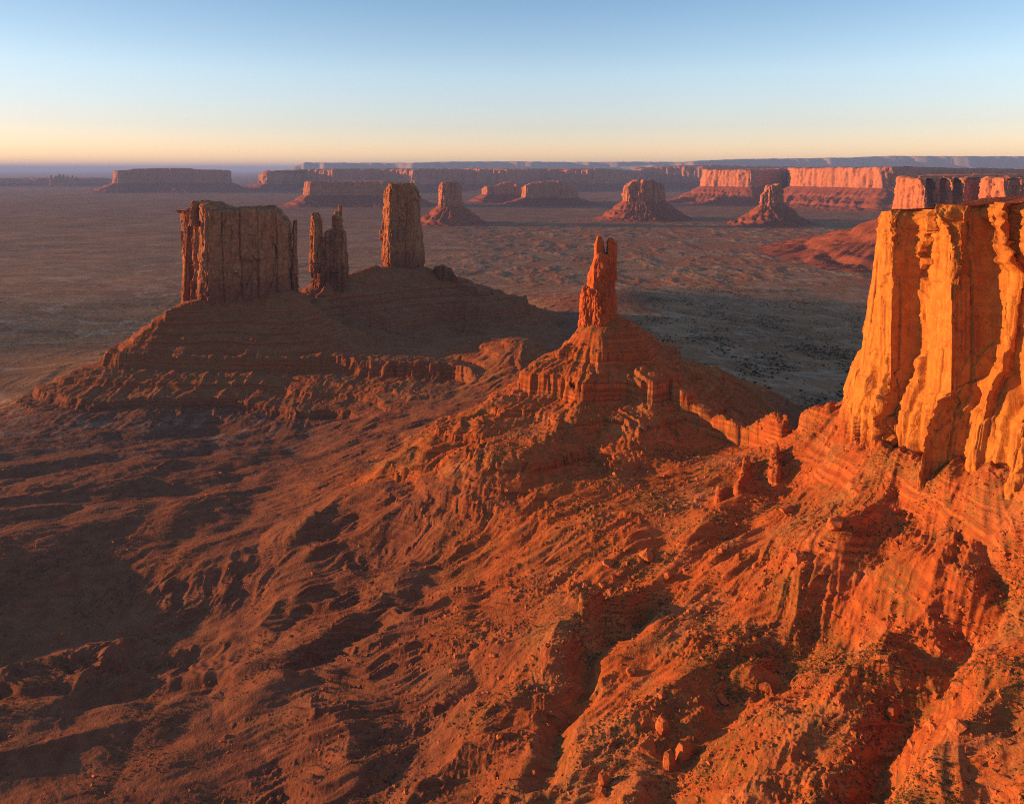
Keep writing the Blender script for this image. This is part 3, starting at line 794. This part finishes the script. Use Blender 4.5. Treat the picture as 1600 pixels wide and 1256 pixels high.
for kf, am in ((1.0, 2.8), (2.4, 1.4)):
    uu = u * kf; iu = np.floor(uu + .5)
    d -= am * np.clip(2.4 * pn2(iu * 1.7, Z / 60, 513) + .5, 0, 1) * np.maximum(0, 1 - np.abs(uu - iu) * 17 / kf / 1.1)
hb = (Z + 3 * wq) / 19.0; ih = np.floor(hb + .5)       # open bedding joints
d -= .8 * np.clip(3 * pn2(ih * 2.1, S / 30, 516) - .2, 0, 1) * np.maximum(0, 1 - np.abs(hb - ih) * 19 / .9)
d += 1.9 * (h01(np.floor(hb * .7 + wq), np.floor(u * .7), 519) - .5)
d += 3.0 * sstep(2, -2, Z - 262 - 8 * wq - 14 * facets(S / 24, S * 0, 520)) * sstep(200, 240, Z)
crk2 = np.abs(pn2(S / 12 + Z / 38, Z / 70, 515)); d -= 1.3 * np.maximum(0, 1 - crk2 / .05) * foc
bz = Z + 2 * wq
d += 1.3 * sstep(375, 398, Z) * (h01(np.floor(bz / 4.5), 1, 517) - .3) + 1.1 * foc * (h01(np.floor(bz / 3.1), 2, 518) - .5)
d -= .065 * hz
corner = np.exp(-((S - s[np.argmin(np.abs(pl[:, 1] - 722) + 3 * np.abs(pl[:, 0] - 318))]) / 42) ** 2)
d -= corner * .22 * np.maximum(0, hz)
cap = sstep(.965, 1.0, v); d -= 3.5 * cap * cap
push = np.zeros_like(d)             # masses that lean against the wall, in metres towards -x
def mass(y0, z0, wy, hgt, out, lean=0., pw=1.0):
    """pointed slab leaning on the wall: centre y0, top z0"""
    k = np.clip((z0 - Z) / hgt, 0, 1)
    half = wy * (.25 + .75 * k ** .7)
    e = np.clip(1 - np.abs(Y0 - y0 - lean * (z0 - Z)) / half, 0, 1)
    return out * np.minimum(1, e * 2.6) ** .8 * k ** pw * (Z < z0)
wr = 3.2 * fbm3(X0 / 12, Y0 / 12, Z / 12, 2, 530) + 1.2 * facets(S / 9, Z / 14, 531)
Y0s = Y0; Y0 = Y0 + wr
for a in [(628, 296, 9, 60, 14, 0, .45), (644, 290, 8, 80, 10, 0, .6), (620, 262, 18, 56, 13, 0, .5), (664, 300, 12, 90, 8, .04, .7),
          (556, 306, 16, 90, 22, .03, .5), (545, 300, 14, 60, 17, -.05, .5), (568, 246, 16, 50, 17, 0, .5),
          (530, 290, 10, 110, 17, .10, .55), (518, 330, 9, 140, 13, .10, .7), (522, 240, 16, 50, 18, 0, .6),
          (497, 318, 12, 140, 18, .12, .6), (478, 300, 14, 120, 14, .10, .6), (592, 240, 14, 40, 8, 0, .6)]:
    push = np.maximum(push, mass(*a))
Y0 = Y0s
# overhanging upper wall right of the deep recess, with an arched lower edge
low_edge = np.interp(Y0 + 4 * wq, [455, 490, 506, 519, 531, 543, 556, 572], [330, 345, 362, 380, 386, 374, 384, 420]) + 6 * wq
push += (8 + 5 * np.abs(wr) / 3) * sstep(low_edge - 2, low_edge + 9, Z) * sstep(580, 568, Y0) * sstep(380, 470, Y0)
# pitted, broken rock along the top of the wall
topz = sstep(365, 392, Z + 8 * wq)
push += topz * (2.0 * facets(S / 14 + wz * 1.5, Z / 9 + wz, 545, 1.2) + .8 * facets(S / 4, Z / 3.5, 546))
X = X0 + nrm[None, :, 0] * d - push; Y = Y0 + nrm[None, :, 1] * d * .8
G = [np.stack([X, Y, Z], -1)]
e = G[0][-1]; caps = []
for k in range(1, 26):
    f = k / 25.0
    xx = e[:, 0] + (640 - e[:, 0]) * f; yy = e[:, 1] + (560 - e[:, 1]) * f
    zz = e[:, 2] + 5 * sstep(0, .25, f) + 5 * sstep(.0, .16, f) * sstep(640, 540, e[:, 1]) + 2.2 * fbm2(xx / 22, yy / 22, 4, 540) * min(1, f * 6) + 3.0 * (h01(np.floor(f * 25 * .7 + .2 * fbm2(xx/30, yy/30, 2, 541)), 3, 542) - .4) * min(1, 8 * f) * (1 - f)
    caps.append(np.stack([xx, yy, zz], -1))
co_w = G[0].reshape(-1, 3)
q = grid_quads(nzr, G[0].shape[1])
if True:
    link_mesh('cliff', co_w, q, M_CLIFF, t)
    cg = np.stack([e] + caps, 0)
    link_mesh('mesa_top', cg.reshape(-1, 3), grid_quads(cg.shape[0], cg.shape[1]), M_FARTALUS, t)

# ------------------------------------------------------------------ buttes and mesas across the valley
def apron_geo(poly, z0, R, seed, ds, nv=44, rnd=0, gul=1.0, zf=0.0, Rfun=None):
    """debris slope round a cliff: rings from inside the cliff foot out to R metres"""
    poly = ccw(poly)
    pl, s, L = resample(poly, ds)
    sm = smooth_loop(pl, max(2, rnd / ds)); n = smooth_loop(loop_normals(sm), max(2, rnd / ds)); n /= np.linalg.norm(n, axis=1)[:, None]
    f = np.concatenate([[-.10], np.linspace(0, 1, nv - 1)])[:, None]
    X0, Y0 = pl[None, :, 0] + n[None, :, 0] * R * f, pl[None, :, 1] + n[None, :, 1] * R * f
    R_ = R
    S = np.repeat(s[None, :], nv, 0)
    g = np.abs(pn2(S / (R * .16) + 1.5 * pn2(S / R, f * 2 + 0 * S, seed), f * 1.2 + 0 * S, seed + 1)) + .5 * np.abs(pn2(S / (R * .07), f * 2.5 + 0 * S, seed + 2))
    fw = np.clip(f + .03 * pn2(S / (R * .3), f * 0 + .5, seed + 8), 0, 1)
    prof_ = (1 - np.interp(fw, [0, .22, .25, .27, .5, .53, .56, 1], [0, .17, .20, .28, .46, .50, .60, 1])) ** 1.35
    h = (z0 - zf)
    Z = zf - 3 + (h + 3) * prof_ - gul * h * .20 * g * np.sin(np.pi * np.clip(f, 0, 1)) * (1.2 - f)
    gh = np.abs(pn2(S / (R * .034) + 2 * pn2(S / (R * .3), f * 3 + 0 * S, seed + 5), f * 3 + 0 * S, seed + 6)) + .6 * np.abs(pn2(S / (R * .016), f * 6 + 0 * S, seed + 7))
    Z = Z - gul * h * .085 * gh * np.sin(np.pi * np.clip(f, 0, 1)) ** .7
    Z = Z + h * .03 * fbm2(X0 / (R * .1), Y0 / (R * .1), 3, seed + 4) * np.sin(np.pi * np.clip(f, 0, 1))
    lev = zf + h * np.array([.38, .62]); 
    Z = np.where(f <= 0, z0 + 0 * Z, Z)
    return np.stack([X0, Y0, Z], -1).reshape(-1, 3), grid_quads(nv, len(pl), True)

def far_butte(name, label, cat, poly, ztop, zcliff, R, seed, ds, A, w1, group=None, batter=.08, strata=.6, rnd=0, gul=1.0, zf=0., extra=None, mats=(None, None), bed=.3):
    c = np.mean(np.array([q[:2] for q in poly]), 0)
    t = thing(name, label, cat, (c[0], c[1], zf), group)
    dz = ds
    parts = [tower_geo(poly, zcliff - .12 * (zcliff - zf), ztop, ds, dz, A, seed, batter, w1, strata, rnd, bed=bed)]
    for e_ in extra or []: parts.append(tower_geo(e_[0], zcliff - 20, e_[1], ds, dz, A * .7, seed + 40, batter, w1 * .7, strata))
    link_mesh('cliff', *join_geo(parts), mats[0] or M_FAR, t)
    link_mesh('talus_slope', *apron_geo(poly, zcliff + 4, R, seed + 50, ds * 1.0, rnd=R * .35, gul=gul, zf=zf), mats[1] or M_FARTALUS, t)
    return t

def pxpoly(pts, D): return [(xpx(a, D + d), D + d) for a, d in pts]
GB = None
D = 6000
far_butte('sandstone_butte', 'square butte on a dark cone of talus, just right of the tall shaded tower', 'butte',
          pxpoly([(684,0),(690,-70),(712,-80),(722,-30),(724,70),(706,130),(688,90)], D), prof([(682,292),(686,286),(690,284),(716,284),(720,288),(726,296)], D), zpx(322, D), 270, 600, 5, 13, 30)
D = 6600
far_butte('sandstone_butte', 'rounded square butte with lit left face in the middle distance, right of the slender spire', 'butte',
          pxpoly([(972,20),(978,-90),(1008,-130),(1036,-80),(1040,60),(1010,160),(980,130)], D), prof([(970,300),(976,290),(984,285),(995,281),(1020,282),(1030,286),(1036,288),(1042,298)], D), zpx(315, D), 300, 640, 5.5, 18, 40)
D = 6000
far_butte('mitten_butte', 'narrow fluted butte on a wide red talus cone, in front of the long sunlit mesa', 'butte',
          pxpoly([(1187,10),(1190,-60),(1206,-80),(1220,-60),(1226,10),(1218,80),(1196,80)], D), prof([(1184,318),(1188,303),(1193,298),(1197,290),(1203,289),(1208,292),(1213,287),(1222,289),(1225,296),(1229,318)], D), zpx(320, D), 330, 680, 4.5, 15, 28, gul=1.5)
D = 9000
far_butte('mesa', 'long low shaded mesa behind the twin spires and the tall tower', 'mesa',
          pxpoly([(473,0),(480,-160),(540,-120),(600,-160),(640,-100),(650,200),(560,420),(485,300)], D), prof([(470,290),(474,284),(490,283),(540,284),(600,283),(650,288)], D), zpx(305, D), 330, 720, 12, 16, 60)
D = 10000
far_butte('mesa', 'small broken mesa with pale top, left of the flat low mesa in the middle distance', 'mesa',
          pxpoly([(752,0),(760,-160),(790,-120),(812,-160),(818,100),(780,320)], D), prof([(750,298),(756,290),(770,292),(785,286),(800,284),(812,289),(818,296)], D), zpx(304, D), 300, 760, 12, 16, 50)
D = 9300
far_butte('mesa', 'flat low mesa with fluted dark sides, between the square butte and the rounded butte', 'mesa',
          pxpoly([(815,0),(820,-200),(860,-160),(895,-180),(903,60),(880,300),(835,280)], D), prof([(813,296),(818,289),(830,286),(850,284),(868,283),(885,285),(898,289),(906,300)], D), zpx(309, D), 420, 800, 12, 16, 55)
# long mesa with sunlit ends
D = 8500
far_butte('mesa', 'long mesa with one bright sunlit end wall and a dark flank, behind the fluted butte', 'mesa',
          pxpoly([(1228,1500),(1236,500),(1378,-520),(1400,-560),(1480,-100),(1620,200),(1800,900),(1700,3500),(1300,3500)], D), lambda x, y: np.interp(x, [xpx(1228,D), xpx(1380,D), xpx(1480,D), xpx(1640,D)], [458, 470, 462, 445]) , zpx(293, 8500), 640, 840, 13, 20, 70, rnd=60)
D = 9600
far_butte('mesa', 'short sunlit mesa with a bright orange left wall, left of the long sunlit mesa', 'mesa',
          pxpoly([(1096,900),(1100,200),(1172,-300),(1185,-250),(1240,200),(1300,900),(1220,1800),(1120,1700)], D), prof([(1090,272),(1098,266),(1110,265),(1180,266),(1240,264),(1300,264)], D), zpx(292, D), 560, 880, 13, 18, 60, rnd=50)
D = 3600
far_butte('mesa', 'red fluted mesa with lit buttresses rising behind the golden cliff', 'mesa',
          pxpoly([(1396,420),(1400,220),(1412,150),(1414,60),(1428,-10),(1431,-90),(1446,-130),(1452,-60),(1466,-120),(1470,-80),(1488,-140),(1493,-100),(1506,-160),(1530,-120),(1534,-220),(1562,-290),(1566,-370),(1640,-400),(1700,-300),(1900,300),(1800,900),(1480,900)], D), lambda x, y: np.interp(x, [xpx(1396,D), xpx(1404,D), xpx(1430,D), xpx(1530,D), xpx(1640,D)], [385, 402, 408, 410, 414]), zpx(345, D), 760, 920, 4.0, 15, 34, rnd=4, gul=1.6)
# left and back
D = 14400
far_butte('mesa', 'long flat hazy mesa on the horizon, farthest left of the big mesas', 'mesa',
          pxpoly([(175,0),(180,-300),(240,-200),(300,-260),(358,-200),(362,200),(300,700),(190,600)], D), prof([(172,270),(178,267),(205,267),(212,265),(240,263.5),(275,263.5),(300,265.5),(340,266),(360,267),(364,272)], D), zpx(286, D), 600, 960, 18, 22, 80)
D = 15500
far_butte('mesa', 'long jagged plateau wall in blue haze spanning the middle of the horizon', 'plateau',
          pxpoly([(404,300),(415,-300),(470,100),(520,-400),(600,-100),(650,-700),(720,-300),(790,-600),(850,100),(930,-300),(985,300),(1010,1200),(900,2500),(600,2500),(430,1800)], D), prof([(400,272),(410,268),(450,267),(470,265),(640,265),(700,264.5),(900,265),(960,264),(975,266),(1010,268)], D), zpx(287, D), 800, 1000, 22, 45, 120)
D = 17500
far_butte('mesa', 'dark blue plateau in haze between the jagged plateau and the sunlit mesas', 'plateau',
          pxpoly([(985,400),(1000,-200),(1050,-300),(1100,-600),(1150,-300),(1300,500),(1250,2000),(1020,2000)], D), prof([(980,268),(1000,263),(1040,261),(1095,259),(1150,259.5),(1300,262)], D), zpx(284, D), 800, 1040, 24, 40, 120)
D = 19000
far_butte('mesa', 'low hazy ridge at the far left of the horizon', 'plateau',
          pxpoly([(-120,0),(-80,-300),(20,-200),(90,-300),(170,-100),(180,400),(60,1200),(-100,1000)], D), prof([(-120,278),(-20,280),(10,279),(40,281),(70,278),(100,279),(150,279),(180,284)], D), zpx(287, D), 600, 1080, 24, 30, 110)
t = thing('rock_pinnacle', 'cluster of tiny hazy pinnacles on the far-left horizon ridge', 'pinnacles', (xpx(98, 17800), 17800, 0))
geo = [tower_geo(oval(xpx(a, 17800), 17800, r, r, 8, seed=i), 40, zpx(b, 17800), 10, 10, 14, 1100 + i * 10, .12, 40, .6)
       for i, (a, b, r) in enumerate([(80,274,45),(87,275,50),(93,272.5,60),(99,273.5,60),(106,275,40),(113,274.5,45),(119,276.5,35)])]
link_mesh('rock', *join_geo(geo), M_FAR, t)
# small red mound on the plain
t = thing('red_mound', 'tiny red flat-topped mound on the plain just right of the slender spire', 'mound', (xpx(988, 2650), 2650, 0))
link_mesh('rock', *tower_geo(oval(xpx(988,2650), 2650, 26, 20, 9, seed=31), -5, 11, 1.2, 1.2, 3, 1300, .5, 10, .8), M_SPIRE, t)

# pale plateaus on the horizon
def hill(name, pts, D, depth, seed):
    pts = np.array(pts, float)
    n = 420; px_ = np.linspace(pts[0, 0], pts[-1, 0], n)
    yy = np.interp(px_, pts[:, 0], pts[:, 1]) + .5 * pn2(px_ / 9, px_ * 0 + .5, seed)
    zt = np.maximum(10, HC - (yy - HY) / F * D)
    x = (px_ - 800) / F * D
    prof_ = [(-2600, 0.0), (-1500, .30), (-900, .52), (-600, .62), (-480, .94), (-300, 1.0), (0, 1.0), (depth, .9), (depth + 3000, 0)]
    G = []
    for dy, k in prof_:
        wv = 500 * fbm2(x / 2600, x * 0 + .3, 4, seed + 3) * (1 if dy < 1000 else 0)
        G.append(np.stack([x * (1 + dy / D * .2), D + dy + wv + 0 * x, zt * k - 2 + (0.03 * zt * pn2(x / 500, x * 0 + dy / 300.0, seed + 6) if 0 < k < .97 else 0)], -1))
    G = np.stack(G, 0)
    o = link_mesh(name, G.reshape(-1, 3), grid_quads(G.shape[0], n), M_HILL); o['kind'] = 'structure'
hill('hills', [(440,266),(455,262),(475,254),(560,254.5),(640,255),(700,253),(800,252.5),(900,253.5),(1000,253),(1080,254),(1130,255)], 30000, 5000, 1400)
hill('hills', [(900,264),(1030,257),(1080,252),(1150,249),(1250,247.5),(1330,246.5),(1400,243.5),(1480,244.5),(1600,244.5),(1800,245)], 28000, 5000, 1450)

# ------------------------------------------------------------------ boulders
def rock_mesh(name, seed, ax=(1, .75, .65), n=13, mat=None):
    r = random.Random(seed)
    bm = bmesh.new()
    bmesh.ops.create_cube(bm, size=2.0)
    bmesh.ops.rotate(bm, verts=bm.verts, matrix=mathutils.Euler((r.uniform(-.3, .3), r.uniform(-.3, .3), 0)).to_matrix())
    for i in range(n):
        d_ = mathutils.Vector((r.gauss(0, 1), r.gauss(0, 1), r.gauss(0, 1))).normalized()
        res = bmesh.ops.bisect_plane(bm, geom=bm.verts[:] + bm.edges[:] + bm.faces[:], plane_co=d_ * r.uniform(.82, 1.12), plane_no=d_, clear_outer=True)
        ed = [e_ for e_ in res['geom_cut'] if isinstance(e_, bmesh.types.BMEdge)]
        if ed: bmesh.ops.contextual_create(bm, geom=ed)
    for vtx in bm.verts: vtx.co = mathutils.Vector((vtx.co.x * ax[0], vtx.co.y * ax[1], vtx.co.z * ax[2]))
    bmesh.ops.triangulate(bm, faces=bm.faces[:])
    bmesh.ops.subdivide_edges(bm, edges=bm.edges[:], cuts=2, use_grid_fill=True)
    for vtx in bm.verts:
        c = vtx.co
        vtx.co = c * (1 + .09 * mathutils.noise.noise(c * 1.6 + mathutils.Vector((seed, 0, 0))) + .07 * mathutils.noise.noise(c * 4.5 + mathutils.Vector((seed, 3, 0))))
    me = bpy.data.meshes.new(name); bm.to_mesh(me); bm.free(); me.shade_flat(); me.materials.append(mat)
    return me
M_BOULDER = rock_material('boulder_sandstone', (.38, .105, .030, 1), (.54, .172, .052, 1), (.24, .070, .026, 1), .4, .8)
RM = [rock_mesh('boulder', 40 + i, ax, n, M_BOULDER) for i, (ax, n) in enumerate([((1,.8,.7),14), ((1,.7,.5),11), ((1,.9,.85),16), ((1,.6,.6),12), ((1,.85,.4),10), ((.8,.7,1),14), ((1,.75,.6),18), ((1,.5,.8),12)])]
def boulder(px, py, wpx, label, mi, group=None, sink=.3, rot=None, sz=1.0):
    p = drop(px, py)
    r = wpx / F * p[1] * .37
    o = bpy.data.objects.new('boulder', RM[mi % len(RM)]); COL.objects.link(o)
    o.scale = (r, r, r * sz); o.location = (p[0], p[1], p[2] + r * (.45 * sz - sink))
    o.rotation_euler = rot or (random.uniform(-.3, .3), random.uniform(-.3, .3), random.uniform(0, 6.28))
    o['label'] = label; o['category'] = 'boulder'
    if group: o['group'] = group
    return o
for a in [
    (1304,822,36,'largest tall block on the upper slope, by the dark triangular shadow under the cliff',0,.2,1.1),
    (1246,878,30,'tall boulder downhill of the largest block, casting a dark shadow to its right',2,.2,1.3),
    (1228,795,26,'wide tilted boulder on the upper slope left of the largest block',1,.3,.8),
    (1180,885,16,'small pale boulder on the open slope left of the tall boulder',3,.3,1.),
    (1044,900,20,'pale flat-faced block alone on the smooth middle slope',3,.3,1.),
    (832,1028,20,'pale oval boulder on the lower slope above the shaded bluff',6,.3,.8),
    (770,1024,16,'pale boulder left of the oval boulder on the lower slope',6,.3,.8),
    (1033,1088,26,'rounded boulder on the slope above the big leaning slabs',6,.3,.8),
    (1034,1140,34,'upright pale orange slab above the dark leaning slabs',5,.2,1.3),
    (1072,1185,46,'broad dark slab with a sunlit edge, largest of the leaning slabs',7,.25,1.4),
    (1045,1195,30,'narrow dark slab leaning against the broad slab',5,.25,1.4),
    (1012,1168,36,'leaning layered block left of the narrow dark slab',0,.25,1.2),
    (1130,1095,26,'pale boulder beside the shadowed gully above the leaning slabs',1,.3,1.),
    (1392,1118,26,'orange upright block near the gully bottom at lower right',5,.2,1.1),
    (1497,1138,30,'largest rounded boulder in the lower right rock pile',2,.25,1.1),
    (1502,1072,26,'flat layered boulder at the top of the lower right rock pile',1,.25,.8),
    (1460,1138,18,'small block left of the largest rounded boulder in the rock pile',0,.25,1.),
    (1425,1165,20,'sunlit boulder below the orange upright block at lower right',3,.25,1.),
    (1570,1160,26,'pale boulder on the smooth slope at the lower right edge',6,.3,.8),
    (943,1222,26,'orange boulder standing alone near the bottom edge, beside the dark bluff',5,.2,1.2),
    (940,1240,24,'dark boulder at the bottom edge just below the lone orange boulder',2,.2,1.),
    (1195,1075,24,'tilted boulder in the middle of the bouldery gully',4,.2,1.2),
    (1380,1030,24,'smooth boulder on the crest of the long sunlit spur',6,.3,.9),
    (985,1050,24,'blocky boulder right of the shaded notch on the lower slope',0,.3,1.),
    (1010,870,28,'dark-sided block on the middle slope below the rock wall',0,.3,.9),
    (950,880,26,'long flat slab lying on the middle slope',4,.3,.8)]:
    boulder(a[0], a[1], a[2], a[3], a[4], None, a[5], None, a[6])
# the many alike
GRP = 'boulders strewn over the sunlit slope'
REG = [((1000,1060),(1480,1250),70),((640,880),(1000,1060),45),((900,800),(1300,1000),55),((1250,850),(1590,1200),45),((1360,1070),(1570,1190),20),((860,640),(1100,760),20),((700,1060),(1000,1200),15)]
for (x0, y0), (x1, y1), n in REG:
    for i in range(n):
        a, b = random.uniform(x0, x1), random.uniform(y0, y1)
        boulder(a, b, random.choice([5, 5, 6, 6, 7, 8, 9, 11, 14]) * (.8 if b < 800 else 1), 'orange sandstone boulder strewn among many alike on the sunlit slope', random.randrange(8), GRP, .3, None, random.uniform(.7, 1.1))
# rubble: stones past counting
def scatter_mesh(name, pts, rad, mat, seed, kinds=6, base='rock'):
    r = np.random.default_rng(seed)
    shp = []
    for k in range(kinds):
        bm = bmesh.new(); rr = random.Random(900 + k)
        if base == 'rock':
            for i in range(8):
                bm.verts.new((rr.uniform(-1, 1), rr.uniform(-.8, .8), rr.uniform(-.6, .6)))
            bmesh.ops.convex_hull(bm, input=bm.verts)
            for vtx in [v_ for v_ in bm.verts if not v_.link_faces]: bm.verts.remove(vtx)
        else:
            for i in range(26):
                d_ = mathutils.Vector((rr.gauss(0, 1), rr.gauss(0, 1), abs(rr.gauss(0, .8)))).normalized() * rr.uniform(.55, 1)
                s_ = rr.uniform(.25, .45); t_ = mathutils.Vector((rr.gauss(0, 1), rr.gauss(0, 1), rr.gauss(0, 1))).normalized() * s_
                b_ = t_.cross(d_).normalized() * s_
                bm.faces.new([bm.verts.new(d_ + t_), bm.verts.new(d_ + b_), bm.verts.new(d_ - t_ * .6 - b_ * .6)])
        bmesh.ops.triangulate(bm, faces=bm.faces[:])
        bm.verts.index_update()
        shp.append((np.array([v_.co[:] for v_ in bm.verts]), np.array([[v_.index for v_ in f_.verts] for f_ in bm.faces])))
        bm.free()
    cs, ts, off = [], [], 0
    kk = r.integers(0, kinds, len(pts)); ang = r.random(len(pts)) * 6.283
    for k in range(kinds):
        m = np.nonzero(kk == k)[0]
        if not m.size: continue
        c0, t0 = shp[k]
        ca, sa = np.cos(ang[m])[:, None], np.sin(ang[m])[:, None]
        R_ = rad[m][:, None]
        xx = pts[m, 0][:, None] + R_ * (c0[None, :, 0] * ca - c0[None, :, 1] * sa)
        yy = pts[m, 1][:, None] + R_ * (c0[None, :, 0] * sa + c0[None, :, 1] * ca)
        zz = pts[m, 2][:, None] + R_ * (c0[None, :, 2] + .15)
        cs.append(np.stack([xx, yy, zz], -1).reshape(-1, 3))
        ts.append((t0[None] + (off + np.arange(len(m)) * len(c0))[:, None, None]).reshape(-1, 3)); off += len(m) * len(c0)
    o = link_mesh(name, np.concatenate(cs), None, mat, tris=np.concatenate(ts), flat=True)
    return o
def gz(x, y):
    """height on the ground sheet at points"""
    t_ = x / y
    j = np.clip(np.searchsorted(COLS, t_) - 1, 0, nc - 2); i = np.clip(np.searchsorted(ROWS, y) - 1, 0, nr - 2)
    a = (t_ - COLS[j]) / (COLS[j + 1] - COLS[j]); b = (y - ROWS[i]) / (ROWS[i + 1] - ROWS[i])
    return (GZ[i, j] * (1 - a) + GZ[i, j + 1] * a) * (1 - b) + (GZ[i + 1, j] * (1 - a) + GZ[i + 1, j + 1] * a) * b
N = 150000
yy = 280 + 800 * rng.random(N) ** 1.15; tt = rng.uniform(-.72, .72, N); xx = tt * yy
cl = fbm2(xx / 45, yy / 45, 4, 95)
keep = rng.random(N) < np.clip(.30 + 1.3 * cl, .02, 1) * (.12 + .88 * sstep(-190, 60, xx))
xx, yy = xx[keep], yy[keep]
rad = .22 + .5 * rng.random(len(xx)) ** 3 + 1.9 * rng.random(len(xx)) ** 10
o = scatter_mesh('rubble', np.stack([xx, yy, gz(xx, yy)], 1), rad * (.75 + yy / 1600), M_BOULDER, 5); o['kind'] = 'stuff'
N = 60000
xx = rng.uniform(-1000, 330, N); yy = rng.uniform(770, 2150, N)
cl = fbm2(xx / 60, yy / 60, 3, 98)
keep = ((in_poly(xx, yy, RIDGE_POLY) | in_poly(xx, yy, THRONE_POLY))) & (rng.random(N) < np.clip(.45 + 1.2 * cl, .05, 1))
xx, yy = xx[keep], yy[keep]
o = scatter_mesh('scree', np.stack([xx, yy, gz(xx, yy)], 1), .5 + .8 * rng.random(len(xx)) ** 3 + 2.2 * rng.random(len(xx)) ** 16, M_BOULDER, 6); o['kind'] = 'stuff'

# ------------------------------------------------------------------ shrubs
k = NT('juniper_leaf'); M_SHRUB = k.done(k.mix(k.noise(k.pos(), .4, 3), (.020, .026, .012, 1), (.055, .060, .028, 1)), .9, (), .05)
k = NT('dry_scrub'); M_SCRUB = k.done(k.mix(k.noise(k.pos(), .3, 3), (.075, .075, .030, 1), (.14, .11, .045, 1)), .9, (), .05)
def shrub_mesh(seed):
    rr = random.Random(seed); bm = bmesh.new()
    for i in range(110):
        d_ = mathutils.Vector((rr.gauss(0, 1), rr.gauss(0, 1), abs(rr.gauss(0, .9)))).normalized() * rr.uniform(.45, 1)
        d_.z = d_.z * .8 + .05
        s_ = rr.uniform(.12, .26); t_ = mathutils.Vector((rr.gauss(0, 1), rr.gauss(0, 1), rr.gauss(0, 1))).normalized() * s_
        b_ = t_.cross(d_).normalized() * s_
        bm.faces.new([bm.verts.new(d_ + t_), bm.verts.new(d_ + b_), bm.verts.new(d_ - t_), bm.verts.new(d_ - b_)])
    me = bpy.data.meshes.new('juniper_shrub'); bm.to_mesh(me); bm.free(); me.materials.append(M_SHRUB)
    return me
SM = [shrub_mesh(i) for i in range(6)]
N = 26000
px_ = rng.uniform(960, 1345, N); py_ = 455 + 200 * rng.random(N) ** 1.1
Dg = F * HC / (py_ - HY); xg = (px_ - 800) / F * Dg
cl = fbm2(xg / 120, Dg / 160, 3, 130)
zg = gz(xg, Dg)
keep = (zg < 42) & (rng.random(N) < np.clip(.18 + .9 * cl, .02, 1) * np.clip(1.5 - (py_ - 455) / 200, .35, 1))
xg, Dg, zg = xg[keep], Dg[keep], zg[keep]
sz = 1.1 + 3.0 * rng.random(len(xg)) ** 2.5
vis = sz / Dg
order = np.argsort(-vis)
print('shrubs', len(order))
for i in order[:290]:
    o = bpy.data.objects.new('juniper_shrub', SM[i % 6]); COL.objects.link(o)
    o.location = (xg[i], Dg[i], zg[i] - .2); o.scale = (sz[i], sz[i], sz[i] * .8); o.rotation_euler = (0, 0, random.uniform(0, 6.28))
    o['label'] = 'dark green juniper shrub dotted on the shaded flat beyond the slender spire'; o['category'] = 'shrub'
    o['group'] = 'juniper shrubs on the valley flat'
rest = order[290:]
o = scatter_mesh('undergrowth', np.stack([xg[rest], Dg[rest], zg[rest]], 1), sz[rest] * .8, M_SHRUB, 8, base='leaf'); o['kind'] = 'stuff'
N = 260000
yy = 280 + 560 * rng.random(N); tt = rng.uniform(-.72, .72, N); xx = tt * yy
cl = fbm2(xx / 60, yy / 60, 4, 150)
keep = rng.random(N) < np.clip(.08 + 1.3 * cl, .0, 1) * (.35 + .65 * sstep(0, 150, xx))
xx, yy = xx[keep], yy[keep]
o = scatter_mesh('scrub', np.stack([xx, yy, gz(xx, yy)], 1), .3 + .75 * rng.random(len(xx)) ** 3, M_SCRUB, 9, base='leaf'); o['kind'] = 'stuff'

# ------------------------------------------------------------------ the air
hz = NT('haze_air')
pv = hz.n('ShaderNodeVolumePrincipled')
pv.inputs['Color'].default_value = (.34, .51, .95, 1)
pv.inputs['Density'].default_value = 2.0e-5
pv.inputs['Anisotropy'].default_value = 0.0
ho = hz.n('ShaderNodeOutputMaterial'); hz.t.links.new(pv.outputs[0], ho.inputs['Volume'])
b = 310000.0; z0, z1 = -60.0, 1000.0
vs = np.array([(x_, y_, z_) for z_ in (z0, z1) for y_ in (-b, b) for x_ in (-b, b)], float)
o = link_mesh('haze', vs, np.array([[0, 2, 3, 1], [4, 5, 7, 6], [0, 1, 5, 4], [2, 6, 7, 3], [0, 4, 6, 2], [1, 3, 7, 5]]), hz.m)
o['kind'] = 'stuff'
